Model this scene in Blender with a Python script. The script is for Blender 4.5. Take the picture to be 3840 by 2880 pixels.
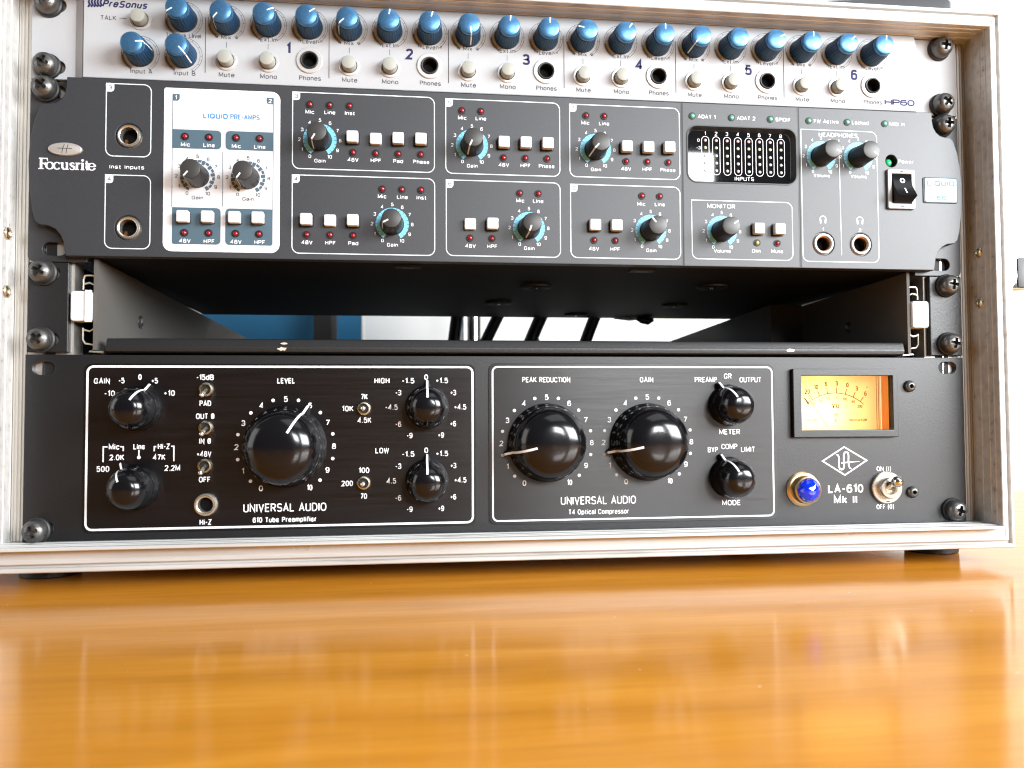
import bpy, math, random
from math import sin, cos, pi, radians, hypot
from mathutils import Vector

random.seed(7)
for o in list(bpy.data.objects):
    bpy.data.objects.remove(o, do_unlink=True)
SC = bpy.context.scene
COL = SC.collection
MM = 0.001                      # everything below is measured in millimetres

# ------------------------------------------------------------------ camera
cam_data = bpy.data.cameras.new('camera')
cam = bpy.data.objects.new('camera', cam_data)
COL.objects.link(cam)
cam.location = (-0.05501, -0.40658, 0.05876)
cam.rotation_euler = (1.607119, 0.004854, -0.116221)
cam_data.sensor_width = 36.0
cam_data.lens = 3005.39 / 3840 * 36.0
cam_data.clip_start = 0.01
cam_data.clip_end = 50
cam_data.dof.use_dof = True
cam_data.dof.focus_distance = 0.425
cam_data.dof.aperture_fstop = 13.0
SC.camera = cam

# ------------------------------------------------------------------ world, lamps, exposure
world = bpy.data.worlds.new('World')
SC.world = world
world.use_nodes = True
wbg = world.node_tree.nodes['Background']
# dim room: a little brighter overhead than at the horizon
wt_ = world.node_tree
_tc = wt_.nodes.new('ShaderNodeTexCoord'); _sx = wt_.nodes.new('ShaderNodeSeparateXYZ'); _rp = wt_.nodes.new('ShaderNodeValToRGB')
wt_.links.new(_tc.outputs['Generated'], _sx.inputs[0]); wt_.links.new(_sx.outputs['Z'], _rp.inputs[0])
_rp.color_ramp.elements[0].position = 0.0; _rp.color_ramp.elements[0].color = (0.10, 0.10, 0.107, 1)
_rp.color_ramp.elements[1].position = 0.8; _rp.color_ramp.elements[1].color = (0.25, 0.255, 0.27, 1)
wt_.links.new(_rp.outputs[0], wbg.inputs[0])
wbg.inputs[1].default_value = 0.8

def area(name, loc, target, sx, sy, power, col):
    L = bpy.data.lights.new(name, 'AREA')
    L.shape = 'RECTANGLE'; L.size = sx; L.size_y = sy
    L.energy = power; L.color = col
    o = bpy.data.objects.new(name, L); COL.objects.link(o)
    o.location = loc
    d = Vector(target) - Vector(loc)
    o.rotation_euler = d.to_track_quat('-Z', 'Y').to_euler()
    return o

# two tall panes of the window in front, a wide one to the right, then added fill lamps overhead, behind and on the left
DAY = (0.95, 0.98, 1.0)
area('window_pane', (0.50, -2.0, 0.63), (0.50, 0, 0.63), 0.22, 0.48, 24, DAY)
area('window_pane', (0.755, -2.0, 0.63), (0.755, 0, 0.63), 0.22, 0.48, 24, DAY)
area('side_window', (1.08, -0.88, 0.48), (0.12, 0.0, 0.40), 0.90, 0.58, 86, DAY)
area('overhead_fill', (0.6, -0.9, 2.0), (0.1, -0.2, 0.0), 1.6, 1.2, 14, DAY)  # added soft overhead fill standing for ceiling and sky, brightens the table
area('wall_fill', (1.6, 0.45, 1.0), (0.3, 0.9, 0.3), 0.7, 0.7, 13, DAY)  # added fill lamp, not a window; brightens the wall behind the rack
area('room_fill', (-1.9, -0.35, 0.60), (0.2, 0.0, 0.12), 1.2, 1.2, 20, (1.0, 0.99, 0.96))  # added fill lamp on the left, lightens the case's inner right side

SC.view_settings.view_transform = 'Standard'
SC.view_settings.look = 'None'
SC.view_settings.exposure = -0.62
SC.view_settings.gamma = 1.0
SC.view_settings.use_curve_mapping = False
SC.cycles.max_bounces = 8
SC.cycles.use_denoising = True
SC.cycles.denoiser = 'OPENIMAGEDENOISE'
SC.cycles.denoising_input_passes = 'RGB_ALBEDO_NORMAL'
SC.cycles.denoising_prefilter = 'ACCURATE'
SC.cycles.use_adaptive_sampling = False
SC.cycles.sample_clamp_indirect = 3.0
SC.cycles.blur_glossy = 0.5
SC.cycles.filter_width = 1.15
SC.cycles.caustics_reflective = False

# ------------------------------------------------------------------ materials
def lin(c):
    return tuple(((v / 255) / 12.92 if v / 255 <= 0.04045 else ((v / 255 + 0.055) / 1.055) ** 2.4) for v in c)

def mat(name, col, rough=0.5, metal=0.0, coat=0.0, coat_rough=0.05, spec=0.5, emit=None, estr=0.0,
        bump=0.0, bscale=800.0, var=0.0, vscale=40.0, stretch=None, rvar=0.0, trans=0.0):
    m = bpy.data.materials.new(name)
    m.use_nodes = True
    nt = m.node_tree
    b = nt.nodes['Principled BSDF']
    b.inputs['Base Color'].default_value = (*col, 1)
    b.inputs['Roughness'].default_value = rough
    b.inputs['Metallic'].default_value = metal
    b.inputs['Coat Weight'].default_value = coat
    b.inputs['Coat Roughness'].default_value = coat_rough
    b.inputs['Specular IOR Level'].default_value = spec
    b.inputs['Transmission Weight'].default_value = trans
    if emit:
        b.inputs['Emission Color'].default_value = (*emit, 1)
        b.inputs['Emission Strength'].default_value = estr
    if bump or var or rvar:
        tc = nt.nodes.new('ShaderNodeTexCoord')
        mp = nt.nodes.new('ShaderNodeMapping')
        nt.links.new(tc.outputs['Object'], mp.inputs[0])
        if stretch:
            mp.inputs['Scale'].default_value = stretch
    if bump:
        n = nt.nodes.new('ShaderNodeTexNoise')
        n.inputs['Scale'].default_value = bscale
        n.inputs['Detail'].default_value = 3
        nt.links.new(mp.outputs[0], n.inputs['Vector'])
        bp = nt.nodes.new('ShaderNodeBump')
        bp.inputs['Strength'].default_value = bump
        bp.inputs['Distance'].default_value = 0.0004
        nt.links.new(n.outputs['Fac'], bp.inputs['Height'])
        nt.links.new(bp.outputs[0], b.inputs['Normal'])
    if var or rvar:
        n2 = nt.nodes.new('ShaderNodeTexNoise')
        n2.inputs['Scale'].default_value = vscale
        n2.inputs['Detail'].default_value = 5
        n2.inputs['Roughness'].default_value = 0.6
        nt.links.new(mp.outputs[0], n2.inputs['Vector'])
        if var:
            r = nt.nodes.new('ShaderNodeValToRGB')
            r.color_ramp.elements[0].position = 0.3
            r.color_ramp.elements[1].position = 0.7
            r.color_ramp.elements[0].color = (*[c * (1 - var) for c in col], 1)
            r.color_ramp.elements[1].color = (*[min(1, c * (1 + var)) for c in col], 1)
            nt.links.new(n2.outputs['Fac'], r.inputs[0])
            nt.links.new(r.outputs[0], b.inputs['Base Color'])
        if rvar:
            mr = nt.nodes.new('ShaderNodeMapRange')
            mr.inputs[1].default_value = 0.3; mr.inputs[2].default_value = 0.7
            mr.inputs[3].default_value = max(0.02, rough - rvar); mr.inputs[4].default_value = rough + rvar
            nt.links.new(n2.outputs['Fac'], mr.inputs[0])
            nt.links.new(mr.outputs[0], b.inputs['Roughness'])
    return m

M = {}
M['silver_paint'] = mat('silver_paint', (0.385, 0.40, 0.42), 0.45, spec=0.25, bump=0.03, bscale=2500)
M['print_dark'] = mat('dark_print', (0.04, 0.04, 0.05), 0.65, spec=0.15)
M['print_grey'] = mat('grey_print', (0.075, 0.075, 0.082), 0.65, spec=0.15)
M['print_navy'] = mat('navy_print', (0.025, 0.025, 0.085), 0.6, spec=0.15)
M['print_white'] = mat('white_print', (0.80, 0.81, 0.84), 0.6, spec=0.2)
M['print_pale'] = mat('pale_print', (0.66, 0.74, 0.76), 0.5)
M['print_blue'] = mat('blue_print', (0.02, 0.20, 0.46), 0.5)
M['print_sky'] = mat('sky_blue_print', (0.16, 0.50, 0.72), 0.5)
M['print_slate'] = mat('slate_print', (0.06, 0.105, 0.14), 0.5)
M['grey_powder'] = mat('grey_powder_coat', (0.026, 0.028, 0.033), 0.47, bump=0.06, bscale=3200, spec=0.6, var=0.15, vscale=1200)
M['dark_ear'] = mat('dark_ear_metal', (0.025, 0.025, 0.027), 0.42, bump=0.03, bscale=2500)
M['black_hammer'] = mat('black_hammered_paint', (0.0045, 0.005, 0.0062), 0.42, bump=0.13, bscale=900, spec=0.6)
M['black_brushed'] = mat('black_brushed_metal', (0.0028, 0.0025, 0.0034), 0.38, 0.0, spec=0.62, var=0.45, vscale=900, stretch=(0.03, 1, 1), rvar=0.05)
_nt = M['black_brushed'].node_tree
_tg = _nt.nodes.new('ShaderNodeTangent'); _tg.direction_type = 'UV_MAP'
_b = _nt.nodes['Principled BSDF']
_b.inputs['Anisotropic'].default_value = 0.75; _b.inputs['Anisotropic Rotation'].default_value = 0.25
_nt.links.new(_tg.outputs[0], _b.inputs['Tangent'])
M['shelf_black'] = mat('black_textured_steel', (0.010, 0.010, 0.011), 0.42, bump=0.25, bscale=900, spec=0.5)
M['steel_black'] = mat('black_steel', (0.008, 0.008, 0.009), 0.7, spec=0.12)
M['side_steel'] = mat('dark_side_steel', (0.10, 0.095, 0.088), 0.7, spec=0.1)
M['black_gloss'] = mat('glossy_black_bakelite', (0.004, 0.004, 0.005), 0.165, spec=0.45, coat=0.06)
M['black_matt'] = mat('matt_black_plastic', (0.012, 0.012, 0.013), 0.5)
M['black_hole'] = mat('black_plastic_hole', (0.004, 0.004, 0.004), 0.6)
M['knob_black'] = mat('soft_black_knob', (0.012, 0.012, 0.013), 0.36)
M['knob_top'] = mat('dark_grey_knob_top', (0.033, 0.032, 0.031), 0.42, bump=0.03, bscale=2500)
M['knob_blue'] = mat('dark_blue_knob', (0.003, 0.038, 0.10), 0.42, spec=0.3)
M['cap_blue'] = mat('blue_metal_cap', (0.07, 0.20, 0.38), 0.33, 0.7, bump=0.06, bscale=1800, var=0.12, vscale=900)
M['button_grey'] = mat('grey_green_button', (0.30, 0.31, 0.28), 0.5, bump=0.03, bscale=900)
M['button_white'] = mat('white_button', (0.58, 0.57, 0.585), 0.4)
M['chrome'] = mat('bright_chrome', (0.82, 0.80, 0.78), 0.12, 1.0)
M['nickel'] = mat('warm_nickel', (0.74, 0.70, 0.63), 0.26, 0.9)
M['brass'] = mat('aged_brass', (0.66, 0.58, 0.43), 0.28, 1.0, rvar=0.1, vscale=600)
M['gold_brass'] = mat('golden_brass', (0.78, 0.58, 0.32), 0.3, 1.0)
M['copper'] = mat('copper_contact', (0.75, 0.32, 0.12), 0.3, 1.0)
M['washer_white'] = mat('bright_washer', (0.66, 0.655, 0.65), 0.30, 0.5)
M['screw_black'] = mat('black_zinc_screw', (0.13, 0.128, 0.125), 0.34, 0.8, bump=0.03, bscale=900, rvar=0.12, vscale=300)
M['led_red'] = mat('red_led_lens', (0.27, 0.006, 0.018), 0.12, coat=0.4)
M['led_green'] = mat('green_led_lens', (0.10, 0.36, 0.26), 0.15, coat=0.5)
M['led_lit'] = mat('lit_green_led', (0.01, 0.40, 0.13), 0.15, coat=0.6, emit=(0.0, 0.6, 0.15), estr=0.25)
M['led_olive'] = mat('olive_led_lens', (0.40, 0.42, 0.05), 0.15, coat=0.5)
M['led_pale'] = mat('pale_led_lens', (0.36, 0.39, 0.38), 0.25)
M['led_rose'] = mat('rose_led_lens', (0.40, 0.27, 0.28), 0.25)
M['led_amber'] = mat('amber_led_lens', (0.40, 0.38, 0.26), 0.25)
M['glass_black'] = mat('black_display_glass', (0.004, 0.0045, 0.005), 0.03, spec=0.6)
M['card_white'] = mat('white_panel_print', (0.60, 0.605, 0.63), 0.5, spec=0.25)
M['switch_grey'] = mat('grey_switch_frame', (0.20, 0.20, 0.205), 0.35)
M['badge_rim'] = mat('dark_teal_rim', (0.004, 0.02, 0.035), 0.3)
M['badge_face'] = mat('pale_blue_badge', (0.40, 0.57, 0.65), 0.55, spec=0.1)
M['badge_text'] = mat('grey_blue_print', (0.08, 0.18, 0.23), 0.6, spec=0.1)
M['emblem'] = mat('cast_pewter', (0.60, 0.57, 0.53), 0.34, 0.55, rvar=0.08, vscale=200)
M['clip_white'] = mat('white_nylon_block', (0.70, 0.73, 0.77), 0.35)
M['spring'] = mat('pale_plated_spring', (0.68, 0.66, 0.56), 0.25, 0.7)
M['chip'] = mat('bare_metal_chip', (0.62, 0.55, 0.46), 0.45, 0.3, var=0.3, vscale=500)
M['jewel'] = mat('blue_jewel_glass', (0.0, 0.02, 0.55), 0.06, coat=1.0, coat_rough=0.03, emit=(0.01, 0.05, 1.0), estr=0.30, var=0.5, vscale=160)
def dial_card():
    """translucent meter card lit by the bulbs behind it"""
    m = bpy.data.materials.new('translucent_dial_card')
    m.use_nodes = True
    nt = m.node_tree
    b = nt.nodes['Principled BSDF']
    b.inputs['Base Color'].default_value = (0.75, 0.55, 0.25, 1); b.inputs['Roughness'].default_value = 0.7
    t = nt.nodes.new('ShaderNodeBsdfTranslucent'); t.inputs[0].default_value = (1.0, 0.72, 0.36, 1)
    x = nt.nodes.new('ShaderNodeMixShader'); x.inputs[0].default_value = 0.6
    nt.links.new(b.outputs[0], x.inputs[1]); nt.links.new(t.outputs[0], x.inputs[2])
    nt.links.new(x.outputs[0], nt.nodes['Material Output'].inputs[0])
    return m
M['dial'] = dial_card()
M['orange_glow'] = mat('glowing_orange_housing', (0.88, 0.36, 0.09), 0.35, emit=(1.0, 0.30, 0.05), estr=0.5)  # light of the bulbs in the plastic is put in as emission
M['dial_ink'] = mat('brown_dial_ink', (0.05, 0.012, 0.004), 0.7, spec=0.1)
M['dial_red'] = mat('red_dial_ink', (0.30, 0.03, 0.01), 0.7, spec=0.1)
M['rubber'] = mat('black_rubber', (0.014, 0.014, 0.015), 0.55, bump=0.2, bscale=400)
M['case_side'] = mat('white_case_laminate', (0.72, 0.71, 0.69), 0.45, bump=0.1, bscale=400)
M['case_dark'] = mat('dark_case_lining', (0.02, 0.02, 0.02), 0.6)
M['rail'] = mat('ribbed_rail_aluminium', (0.70, 0.67, 0.62), 0.36, 0.8, rvar=0.08, vscale=300, stretch=(1, 1, 0.05))
M['cable'] = mat('black_cable_rubber', (0.010, 0.010, 0.011), 0.5)
M['blue_board'] = mat('deep_blue_board', (0.004, 0.11, 0.24), 0.6, var=0.05, vscale=20)
M['wall_paint'] = mat('pale_wall_paint', (0.82, 0.815, 0.79), 0.85, bump=0.1, bscale=120)
M['slab'] = mat('dark_grey_plastic_slab', (0.045, 0.046, 0.05), 0.45)

def case_aluminium():
    m = bpy.data.materials.new('worn_aluminium')
    m.use_nodes = True
    nt = m.node_tree
    b = nt.nodes['Principled BSDF']
    b.inputs['Metallic'].default_value = 0.25
    tc = nt.nodes.new('ShaderNodeTexCoord')
    mp = nt.nodes.new('ShaderNodeMapping'); mp.inputs['Scale'].default_value = (5, 90, 90)
    nt.links.new(tc.outputs['Object'], mp.inputs[0])
    n = nt.nodes.new('ShaderNodeTexNoise'); n.inputs['Scale'].default_value = 2.4; n.inputs['Detail'].default_value = 5
    nt.links.new(mp.outputs[0], n.inputs['Vector'])
    n2 = nt.nodes.new('ShaderNodeTexNoise'); n2.inputs['Scale'].default_value = 14; n2.inputs['Detail'].default_value = 4
    nt.links.new(tc.outputs['Object'], n2.inputs['Vector'])
    r = nt.nodes.new('ShaderNodeValToRGB')
    e = r.color_ramp.elements
    e[0].position = 0.24; e[0].color = (0.20, 0.185, 0.17, 1)
    e[1].position = 0.37; e[1].color = (0.50, 0.49, 0.47, 1)
    x = e.new(0.62); x.color = (0.60, 0.595, 0.585, 1)
    nt.links.new(n.outputs['Fac'], r.inputs[0])
    nt.links.new(r.outputs[0], b.inputs['Base Color'])
    mr = nt.nodes.new('ShaderNodeMapRange')
    mr.inputs[1].default_value = 0.35; mr.inputs[2].default_value = 0.65
    mr.inputs[3].default_value = 0.27; mr.inputs[4].default_value = 0.38
    nt.links.new(n2.outputs['Fac'], mr.inputs[0])
    nt.links.new(mr.outputs[0], b.inputs['Roughness'])
    return m
M['aluminium'] = case_aluminium()

def wood():
    m = bpy.data.materials.new('varnished_orange_wood')
    m.use_nodes = True
    nt = m.node_tree
    b = nt.nodes['Principled BSDF']
    tc = nt.nodes.new('ShaderNodeTexCoord')
    mp = nt.nodes.new('ShaderNodeMapping')
    mp.inputs['Rotation'].default_value = (0, 0, radians(9))
    mp.inputs['Scale'].default_value = (1.2, 14, 1)
    nt.links.new(tc.outputs['Object'], mp.inputs[0])
    n = nt.nodes.new('ShaderNodeTexNoise'); n.inputs['Scale'].default_value = 3.2; n.inputs['Detail'].default_value = 6; n.inputs['Distortion'].default_value = 0.6
    nt.links.new(mp.outputs[0], n.inputs['Vector'])
    mp2 = nt.nodes.new('ShaderNodeMapping')
    mp2.inputs['Rotation'].default_value = (0, 0, radians(9))
    mp2.inputs['Scale'].default_value = (6, 190, 1)
    nt.links.new(tc.outputs['Object'], mp2.inputs[0])
    n2 = nt.nodes.new('ShaderNodeTexNoise'); n2.inputs['Scale'].default_value = 4; n2.inputs['Detail'].default_value = 4
    nt.links.new(mp2.outputs[0], n2.inputs['Vector'])
    mx = nt.nodes.new('ShaderNodeMath'); mx.operation = 'MULTIPLY_ADD'
    mx.inputs[1].default_value = 0.35
    nt.links.new(n2.outputs['Fac'], mx.inputs[0]); 
    sc = nt.nodes.new('ShaderNodeMath'); sc.operation = 'MULTIPLY'; sc.inputs[1].default_value = 0.65
    nt.links.new(n.outputs['Fac'], sc.inputs[0])
    nt.links.new(sc.outputs[0], mx.inputs[2])
    r = nt.nodes.new('ShaderNodeValToRGB')
    e = r.color_ramp.elements
    e[0].position = 0.33; e[0].color = (0.48, 0.180, 0.010, 1)
    e[1].position = 0.66; e[1].color = (0.72, 0.315, 0.038, 1)
    x = e.new(0.5); x.color = (0.61, 0.240, 0.018, 1)
    nt.links.new(mx.outputs[0], r.inputs[0])
    vo = nt.nodes.new('ShaderNodeTexVoronoi'); vo.inputs['Scale'].default_value = 130
    nt.links.new(tc.outputs['Object'], vo.inputs['Vector'])
    sep = nt.nodes.new('ShaderNodeSeparateColor'); nt.links.new(vo.outputs['Color'], sep.inputs[0])
    sz = nt.nodes.new('ShaderNodeMapRange')                 # one cell in five holds a speck of dust
    sz.inputs[1].default_value = 0.80; sz.inputs[2].default_value = 1.0; sz.inputs[3].default_value = 0.0; sz.inputs[4].default_value = 0.085
    nt.links.new(sep.outputs[0], sz.inputs[0])
    ls = nt.nodes.new('ShaderNodeMath'); ls.operation = 'LESS_THAN'
    nt.links.new(vo.outputs['Distance'], ls.inputs[0]); nt.links.new(sz.outputs[0], ls.inputs[1])
    dm = nt.nodes.new('ShaderNodeMix'); dm.data_type = 'RGBA'
    dm.inputs[7].default_value = (0.75, 0.62, 0.45, 1)
    nt.links.new(ls.outputs[0], dm.inputs[0]); nt.links.new(r.outputs[0], dm.inputs[6])
    nt.links.new(dm.outputs[2], b.inputs['Base Color'])
    b.inputs['Roughness'].default_value = 0.55
    b.inputs['Specular IOR Level'].default_value = 0.1
    b.inputs['Coat Weight'].default_value = 0.8
    b.inputs['Coat Roughness'].default_value = 0.12
    b.inputs['Coat IOR'].default_value = 1.5
    gb = nt.nodes.new('ShaderNodeBump'); gb.inputs['Strength'].default_value = 0.16; gb.inputs['Distance'].default_value = 0.0003
    nt.links.new(n2.outputs['Fac'], gb.inputs['Height'])
    n3 = nt.nodes.new('ShaderNodeTexNoise'); n3.inputs['Scale'].default_value = 60; n3.inputs['Detail'].default_value = 3
    nt.links.new(tc.outputs['Object'], n3.inputs['Vector'])
    bp = nt.nodes.new('ShaderNodeBump'); bp.inputs['Strength'].default_value = 0.08; bp.inputs['Distance'].default_value = 0.001
    nt.links.new(n3.outputs['Fac'], bp.inputs['Height'])
    nt.links.new(gb.outputs[0], bp.inputs['Normal'])
    nt.links.new(bp.outputs[0], b.inputs['Coat Normal'])
    return m
M['wood'] = wood()

def clear_pane():
    m = bpy.data.materials.new('clear_meter_window')
    m.use_nodes = True
    nt = m.node_tree
    nt.nodes.remove(nt.nodes['Principled BSDF'])
    out = nt.nodes['Material Output']
    t = nt.nodes.new('ShaderNodeBsdfTransparent'); t.inputs[0].default_value = (1, 0.97, 0.92, 1)
    g = nt.nodes.new('ShaderNodeBsdfGlossy'); g.inputs['Roughness'].default_value = 0.03
    f = nt.nodes.new('ShaderNodeFresnel'); f.inputs[0].default_value = 1.45
    mx = nt.nodes.new('ShaderNodeMixShader')
    nt.links.new(f.outputs[0], mx.inputs[0]); nt.links.new(t.outputs[0], mx.inputs[1]); nt.links.new(g.outputs[0], mx.inputs[2])
    nt.links.new(mx.outputs[0], out.inputs[0])
    return m
M['pane'] = clear_pane()

# ------------------------------------------------------------------ mesh helpers
# panel frame: x to the right, z up, y away from the camera (smaller y stands prouder)
def cleaned(pts):
    out = []
    for p in pts:
        if not out or hypot(p[0] - out[-1][0], p[1] - out[-1][1]) > 1e-5:
            out.append(p)
    return out

class MB:
    def __init__(self):
        self.v = []; self.f = []; self.m = []; self.mats = []; self.lift = 0
    def mi(self, name):
        if name not in self.mats:
            self.mats.append(name)
        return self.mats.index(name)
    def add(self, vs, fs, mt):
        k = len(self.v); i = self.mi(mt)
        self.v += vs
        for f in fs:
            self.f.append([a + k for a in f]); self.m.append(i)
        return self
    def box(self, x0, x1, y0, y1, z0, z1, mt):
        vs = [(x, y, z) for x in (x0, x1) for y in (y0, y1) for z in (z0, z1)]
        return self.add(vs, [(0, 1, 3, 2), (4, 6, 7, 5), (0, 4, 5, 1), (2, 3, 7, 6), (0, 2, 6, 4), (1, 5, 7, 3)], mt)
    def prism(self, pts, y0, y1, mt, ch=0.0):
        """outline (x,z); y0 is the front face, ch a chamfer on the front edge"""
        n = len(pts)
        cx = sum(p[0] for p in pts) / n; cz = sum(p[1] for p in pts) / n
        rings = [(y1, pts)]
        if ch:
            w = max(p[0] for p in pts) - min(p[0] for p in pts); h = max(p[1] for p in pts) - min(p[1] for p in pts)
            def sh(c):
                sx = 1 - 2 * c / w; sz = 1 - 2 * c / h
                return [(cx + (p[0] - cx) * sx, cz + (p[1] - cz) * sz) for p in pts]
            rings += [(y0 + ch, pts), (y0 + 0.3 * ch, sh(0.3 * ch)), (y0, sh(ch))]
        else:
            rings += [(y0, pts)]
        vs = [(p[0], y, p[1]) for y, ps in rings for p in ps]
        fs = []
        for k in range(len(rings) - 1):
            for i in range(n):
                j = (i + 1) % n
                fs.append((k * n + i, k * n + j, (k + 1) * n + j, (k + 1) * n + i))
        fs.append(tuple(range((len(rings) - 1) * n, len(rings) * n)))
        fs.append(tuple(reversed(range(n))))
        return self.add(vs, fs, mt)
    def flat(self, pts, y, mt):
        return self.add([(p[0], y, p[1]) for p in pts], [tuple(range(len(pts)))], mt)
    def lathe(self, prof, x, z, y, mt, seg=32, mod=None, cap=True):
        """prof: (radius, height towards the viewer)"""
        vs = []; fs = []
        for k, (r, h) in enumerate(prof):
            for i in range(seg):
                a = 2 * pi * i / seg
                rr = r if mod is None else r + mod(a, k, r, h)
                vs.append((x + rr * sin(a), y - h, z + rr * cos(a)))
        for k in range(len(prof) - 1):
            for i in range(seg):
                j = (i + 1) % seg
                fs.append((k * seg + i, k * seg + j, (k + 1) * seg + j, (k + 1) * seg + i))
        if cap:
            n = len(prof) - 1
            fs.append(tuple(n * seg + i for i in range(seg)))
        return self.add(vs, fs, mt)
    def ring(self, x, z, r0, r1, y, mt, a0=0, a1=360, n=40):
        vs = []; fs = []
        for i in range(n + 1):
            a = radians(a0 + (a1 - a0) * i / n)
            for r in (r0, r1):
                vs.append((x + r * sin(a), y, z + r * cos(a)))
        for i in range(n):
            fs.append((2 * i, 2 * i + 1, 2 * i + 3, 2 * i + 2))
        return self.add(vs, fs, mt)
    def disc(self, x, z, r, y, mt, n=20):
        return self.flat([(x + r * sin(2 * pi * i / n), z + r * cos(2 * pi * i / n)) for i in range(n)], y, mt)
    def stroke(self, pts, w, y, mt, closed=False):
        """flat line of width w (a number or one width per point) in the panel plane"""
        self.lift = (self.lift + 1) % 5                      # crossing strokes never share a plane
        y = y - 0.009 * self.lift
        pts = list(pts); n = len(pts)
        ws = w if isinstance(w, (list, tuple)) else [w] * n
        vs = []
        for i in range(n):
            a = pts[i - 1] if (i or closed) else pts[i]
            c = pts[(i + 1) % n] if (i < n - 1 or closed) else pts[i]
            b = pts[i]
            d1 = Vector((b[0] - a[0], b[1] - a[1])); d2 = Vector((c[0] - b[0], c[1] - b[1]))
            if d1.length < 1e-9: d1 = d2
            if d2.length < 1e-9: d2 = d1
            d1.normalize(); d2.normalize()
            t = d1 + d2
            if t.length < 1e-6: t = d1
            t.normalize()
            nx, nz = -t.y, t.x
            k = max(0.35, abs(t.dot(d1)))
            hw = ws[i] / 2 / k
            vs += [(b[0] + nx * hw, y, b[1] + nz * hw), (b[0] - nx * hw, y, b[1] - nz * hw)]
        fs = [(2 * i, 2 * i + 1, 2 * i + 3, 2 * i + 2) for i in range(n - 1)]
        if closed:
            fs.append((2 * n - 2, 2 * n - 1, 1, 0))
        return self.add(vs, fs, mt)
    def sheet(self, outline, holes, y, thick, mt, bevel=0.25):
        """a plate with real holes: front face at y, thick deep"""
        c = bpy.data.curves.new('tmp', 'CURVE')
        c.dimensions = '2D'; c.fill_mode = 'BOTH'
        c.bevel_depth = bevel; c.bevel_resolution = 2; c.offset = -bevel
        c.extrude = thick / 2 - bevel
        for pts in [outline] + list(holes):
            pts = cleaned(pts)
            s = c.splines.new('POLY'); s.points.add(len(pts) - 1); s.use_cyclic_u = True
            for p, q in zip(s.points, pts):
                p.co = (q[0], q[1], 0, 1)
        o = bpy.data.objects.new('tmp', c)
        me = o.to_mesh()
        vs = [(v.co.x, y + thick / 2 - v.co.z, v.co.y) for v in me.vertices]
        fs = [tuple(p.vertices) for p in me.polygons]
        o.to_mesh_clear(); bpy.data.objects.remove(o); bpy.data.curves.remove(c)
        return self.add(vs, fs, mt)
    def text(self, s, x, z, h, y, mt, w=None, xs=1.0, al='c', bold=0.0, shear=0.0, sp=1.0):
        wt = 0.150 + 4.0 * bold
        gap = 0.16 * sp + wt
        tot = sum(GL[c][0] for c in s) + gap * (len(s) - 1)
        hh = h * (1 - wt)                                   # strokes are centred on the skeleton
        kx = ((w - wt * h) / max(tot, 0.05)) if w else hh * xs
        lw = wt * h
        px = x - tot * kx / 2 if al == 'c' else x if al == 'l' else x - tot * kx
        for c in s:
            for pts, cl in _lines(c):
                q = [(px + a * kx + shear * (b - 0.5) * h, z - hh / 2 + b * hh) for a, b in pts]
                self.stroke(q, lw, y, mt, cl)
            px += (GL[c][0] + gap) * kx
        return self
    def tube(self, pts, r, mt, seg=12):
        vs = []; fs = []
        n = len(pts)
        rs = r if isinstance(r, (list, tuple)) else [r] * n
        up = Vector((0.13, 0.97, 0.21)).normalized()
        for i in range(n):
            p = Vector(pts[i])
            t = (Vector(pts[min(i + 1, n - 1)]) - Vector(pts[max(i - 1, 0)])).normalized()
            u = t.cross(up)
            if u.length < 1e-4: u = t.cross(Vector((1, 0, 0)))
            u.normalize(); w = t.cross(u)
            for k in range(seg):
                a = 2 * pi * k / seg
                q = p + (u * cos(a) + w * sin(a)) * rs[i]
                vs.append(tuple(q))
        for i in range(n - 1):
            for k in range(seg):
                j = (k + 1) % seg
                fs.append((i * seg + k, i * seg + j, (i + 1) * seg + j, (i + 1) * seg + k))
        fs.append(tuple(range(seg))); fs.append(tuple(reversed(range((n - 1) * seg, n * seg))))
        return self.add(vs, fs, mt)
    def build(self, name, parent=None, at=None, smooth=True, angle=38):
        """at: pivot in mm (panel frame); the mesh was modelled in absolute mm unless at is given with local=True"""
        px, py, pz = at if at else (0, 0, 0)
        me = bpy.data.meshes.new(name)
        me.from_pydata([((a - px) * MM, (b - py) * MM, (c - pz) * MM) for a, b, c in self.v], [], self.f)
        for k in self.mats:
            me.materials.append(M[k])
        me.polygons.foreach_set('material_index', self.m)
        uv = me.uv_layers.new(name='panel')
        for lp, u in zip(me.loops, uv.data):
            c = me.vertices[lp.vertex_index].co
            u.uv = (c.x, c.z)
        if smooth:
            me.polygons.foreach_set('use_smooth', [True] * len(self.f))
            me.update()
            me.set_sharp_from_angle(angle=radians(angle))
        me.update()
        o = bpy.data.objects.new(name, me); COL.objects.link(o)
        o['_at'] = (px, py, pz)
        ppos = (0, 0, 0)
        if parent is not None:
            o.parent = parent
            ppos = tuple(parent['_at'])
        o.location = tuple((a - b) * MM for a, b in zip((px, py, pz), ppos))
        return o

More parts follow.
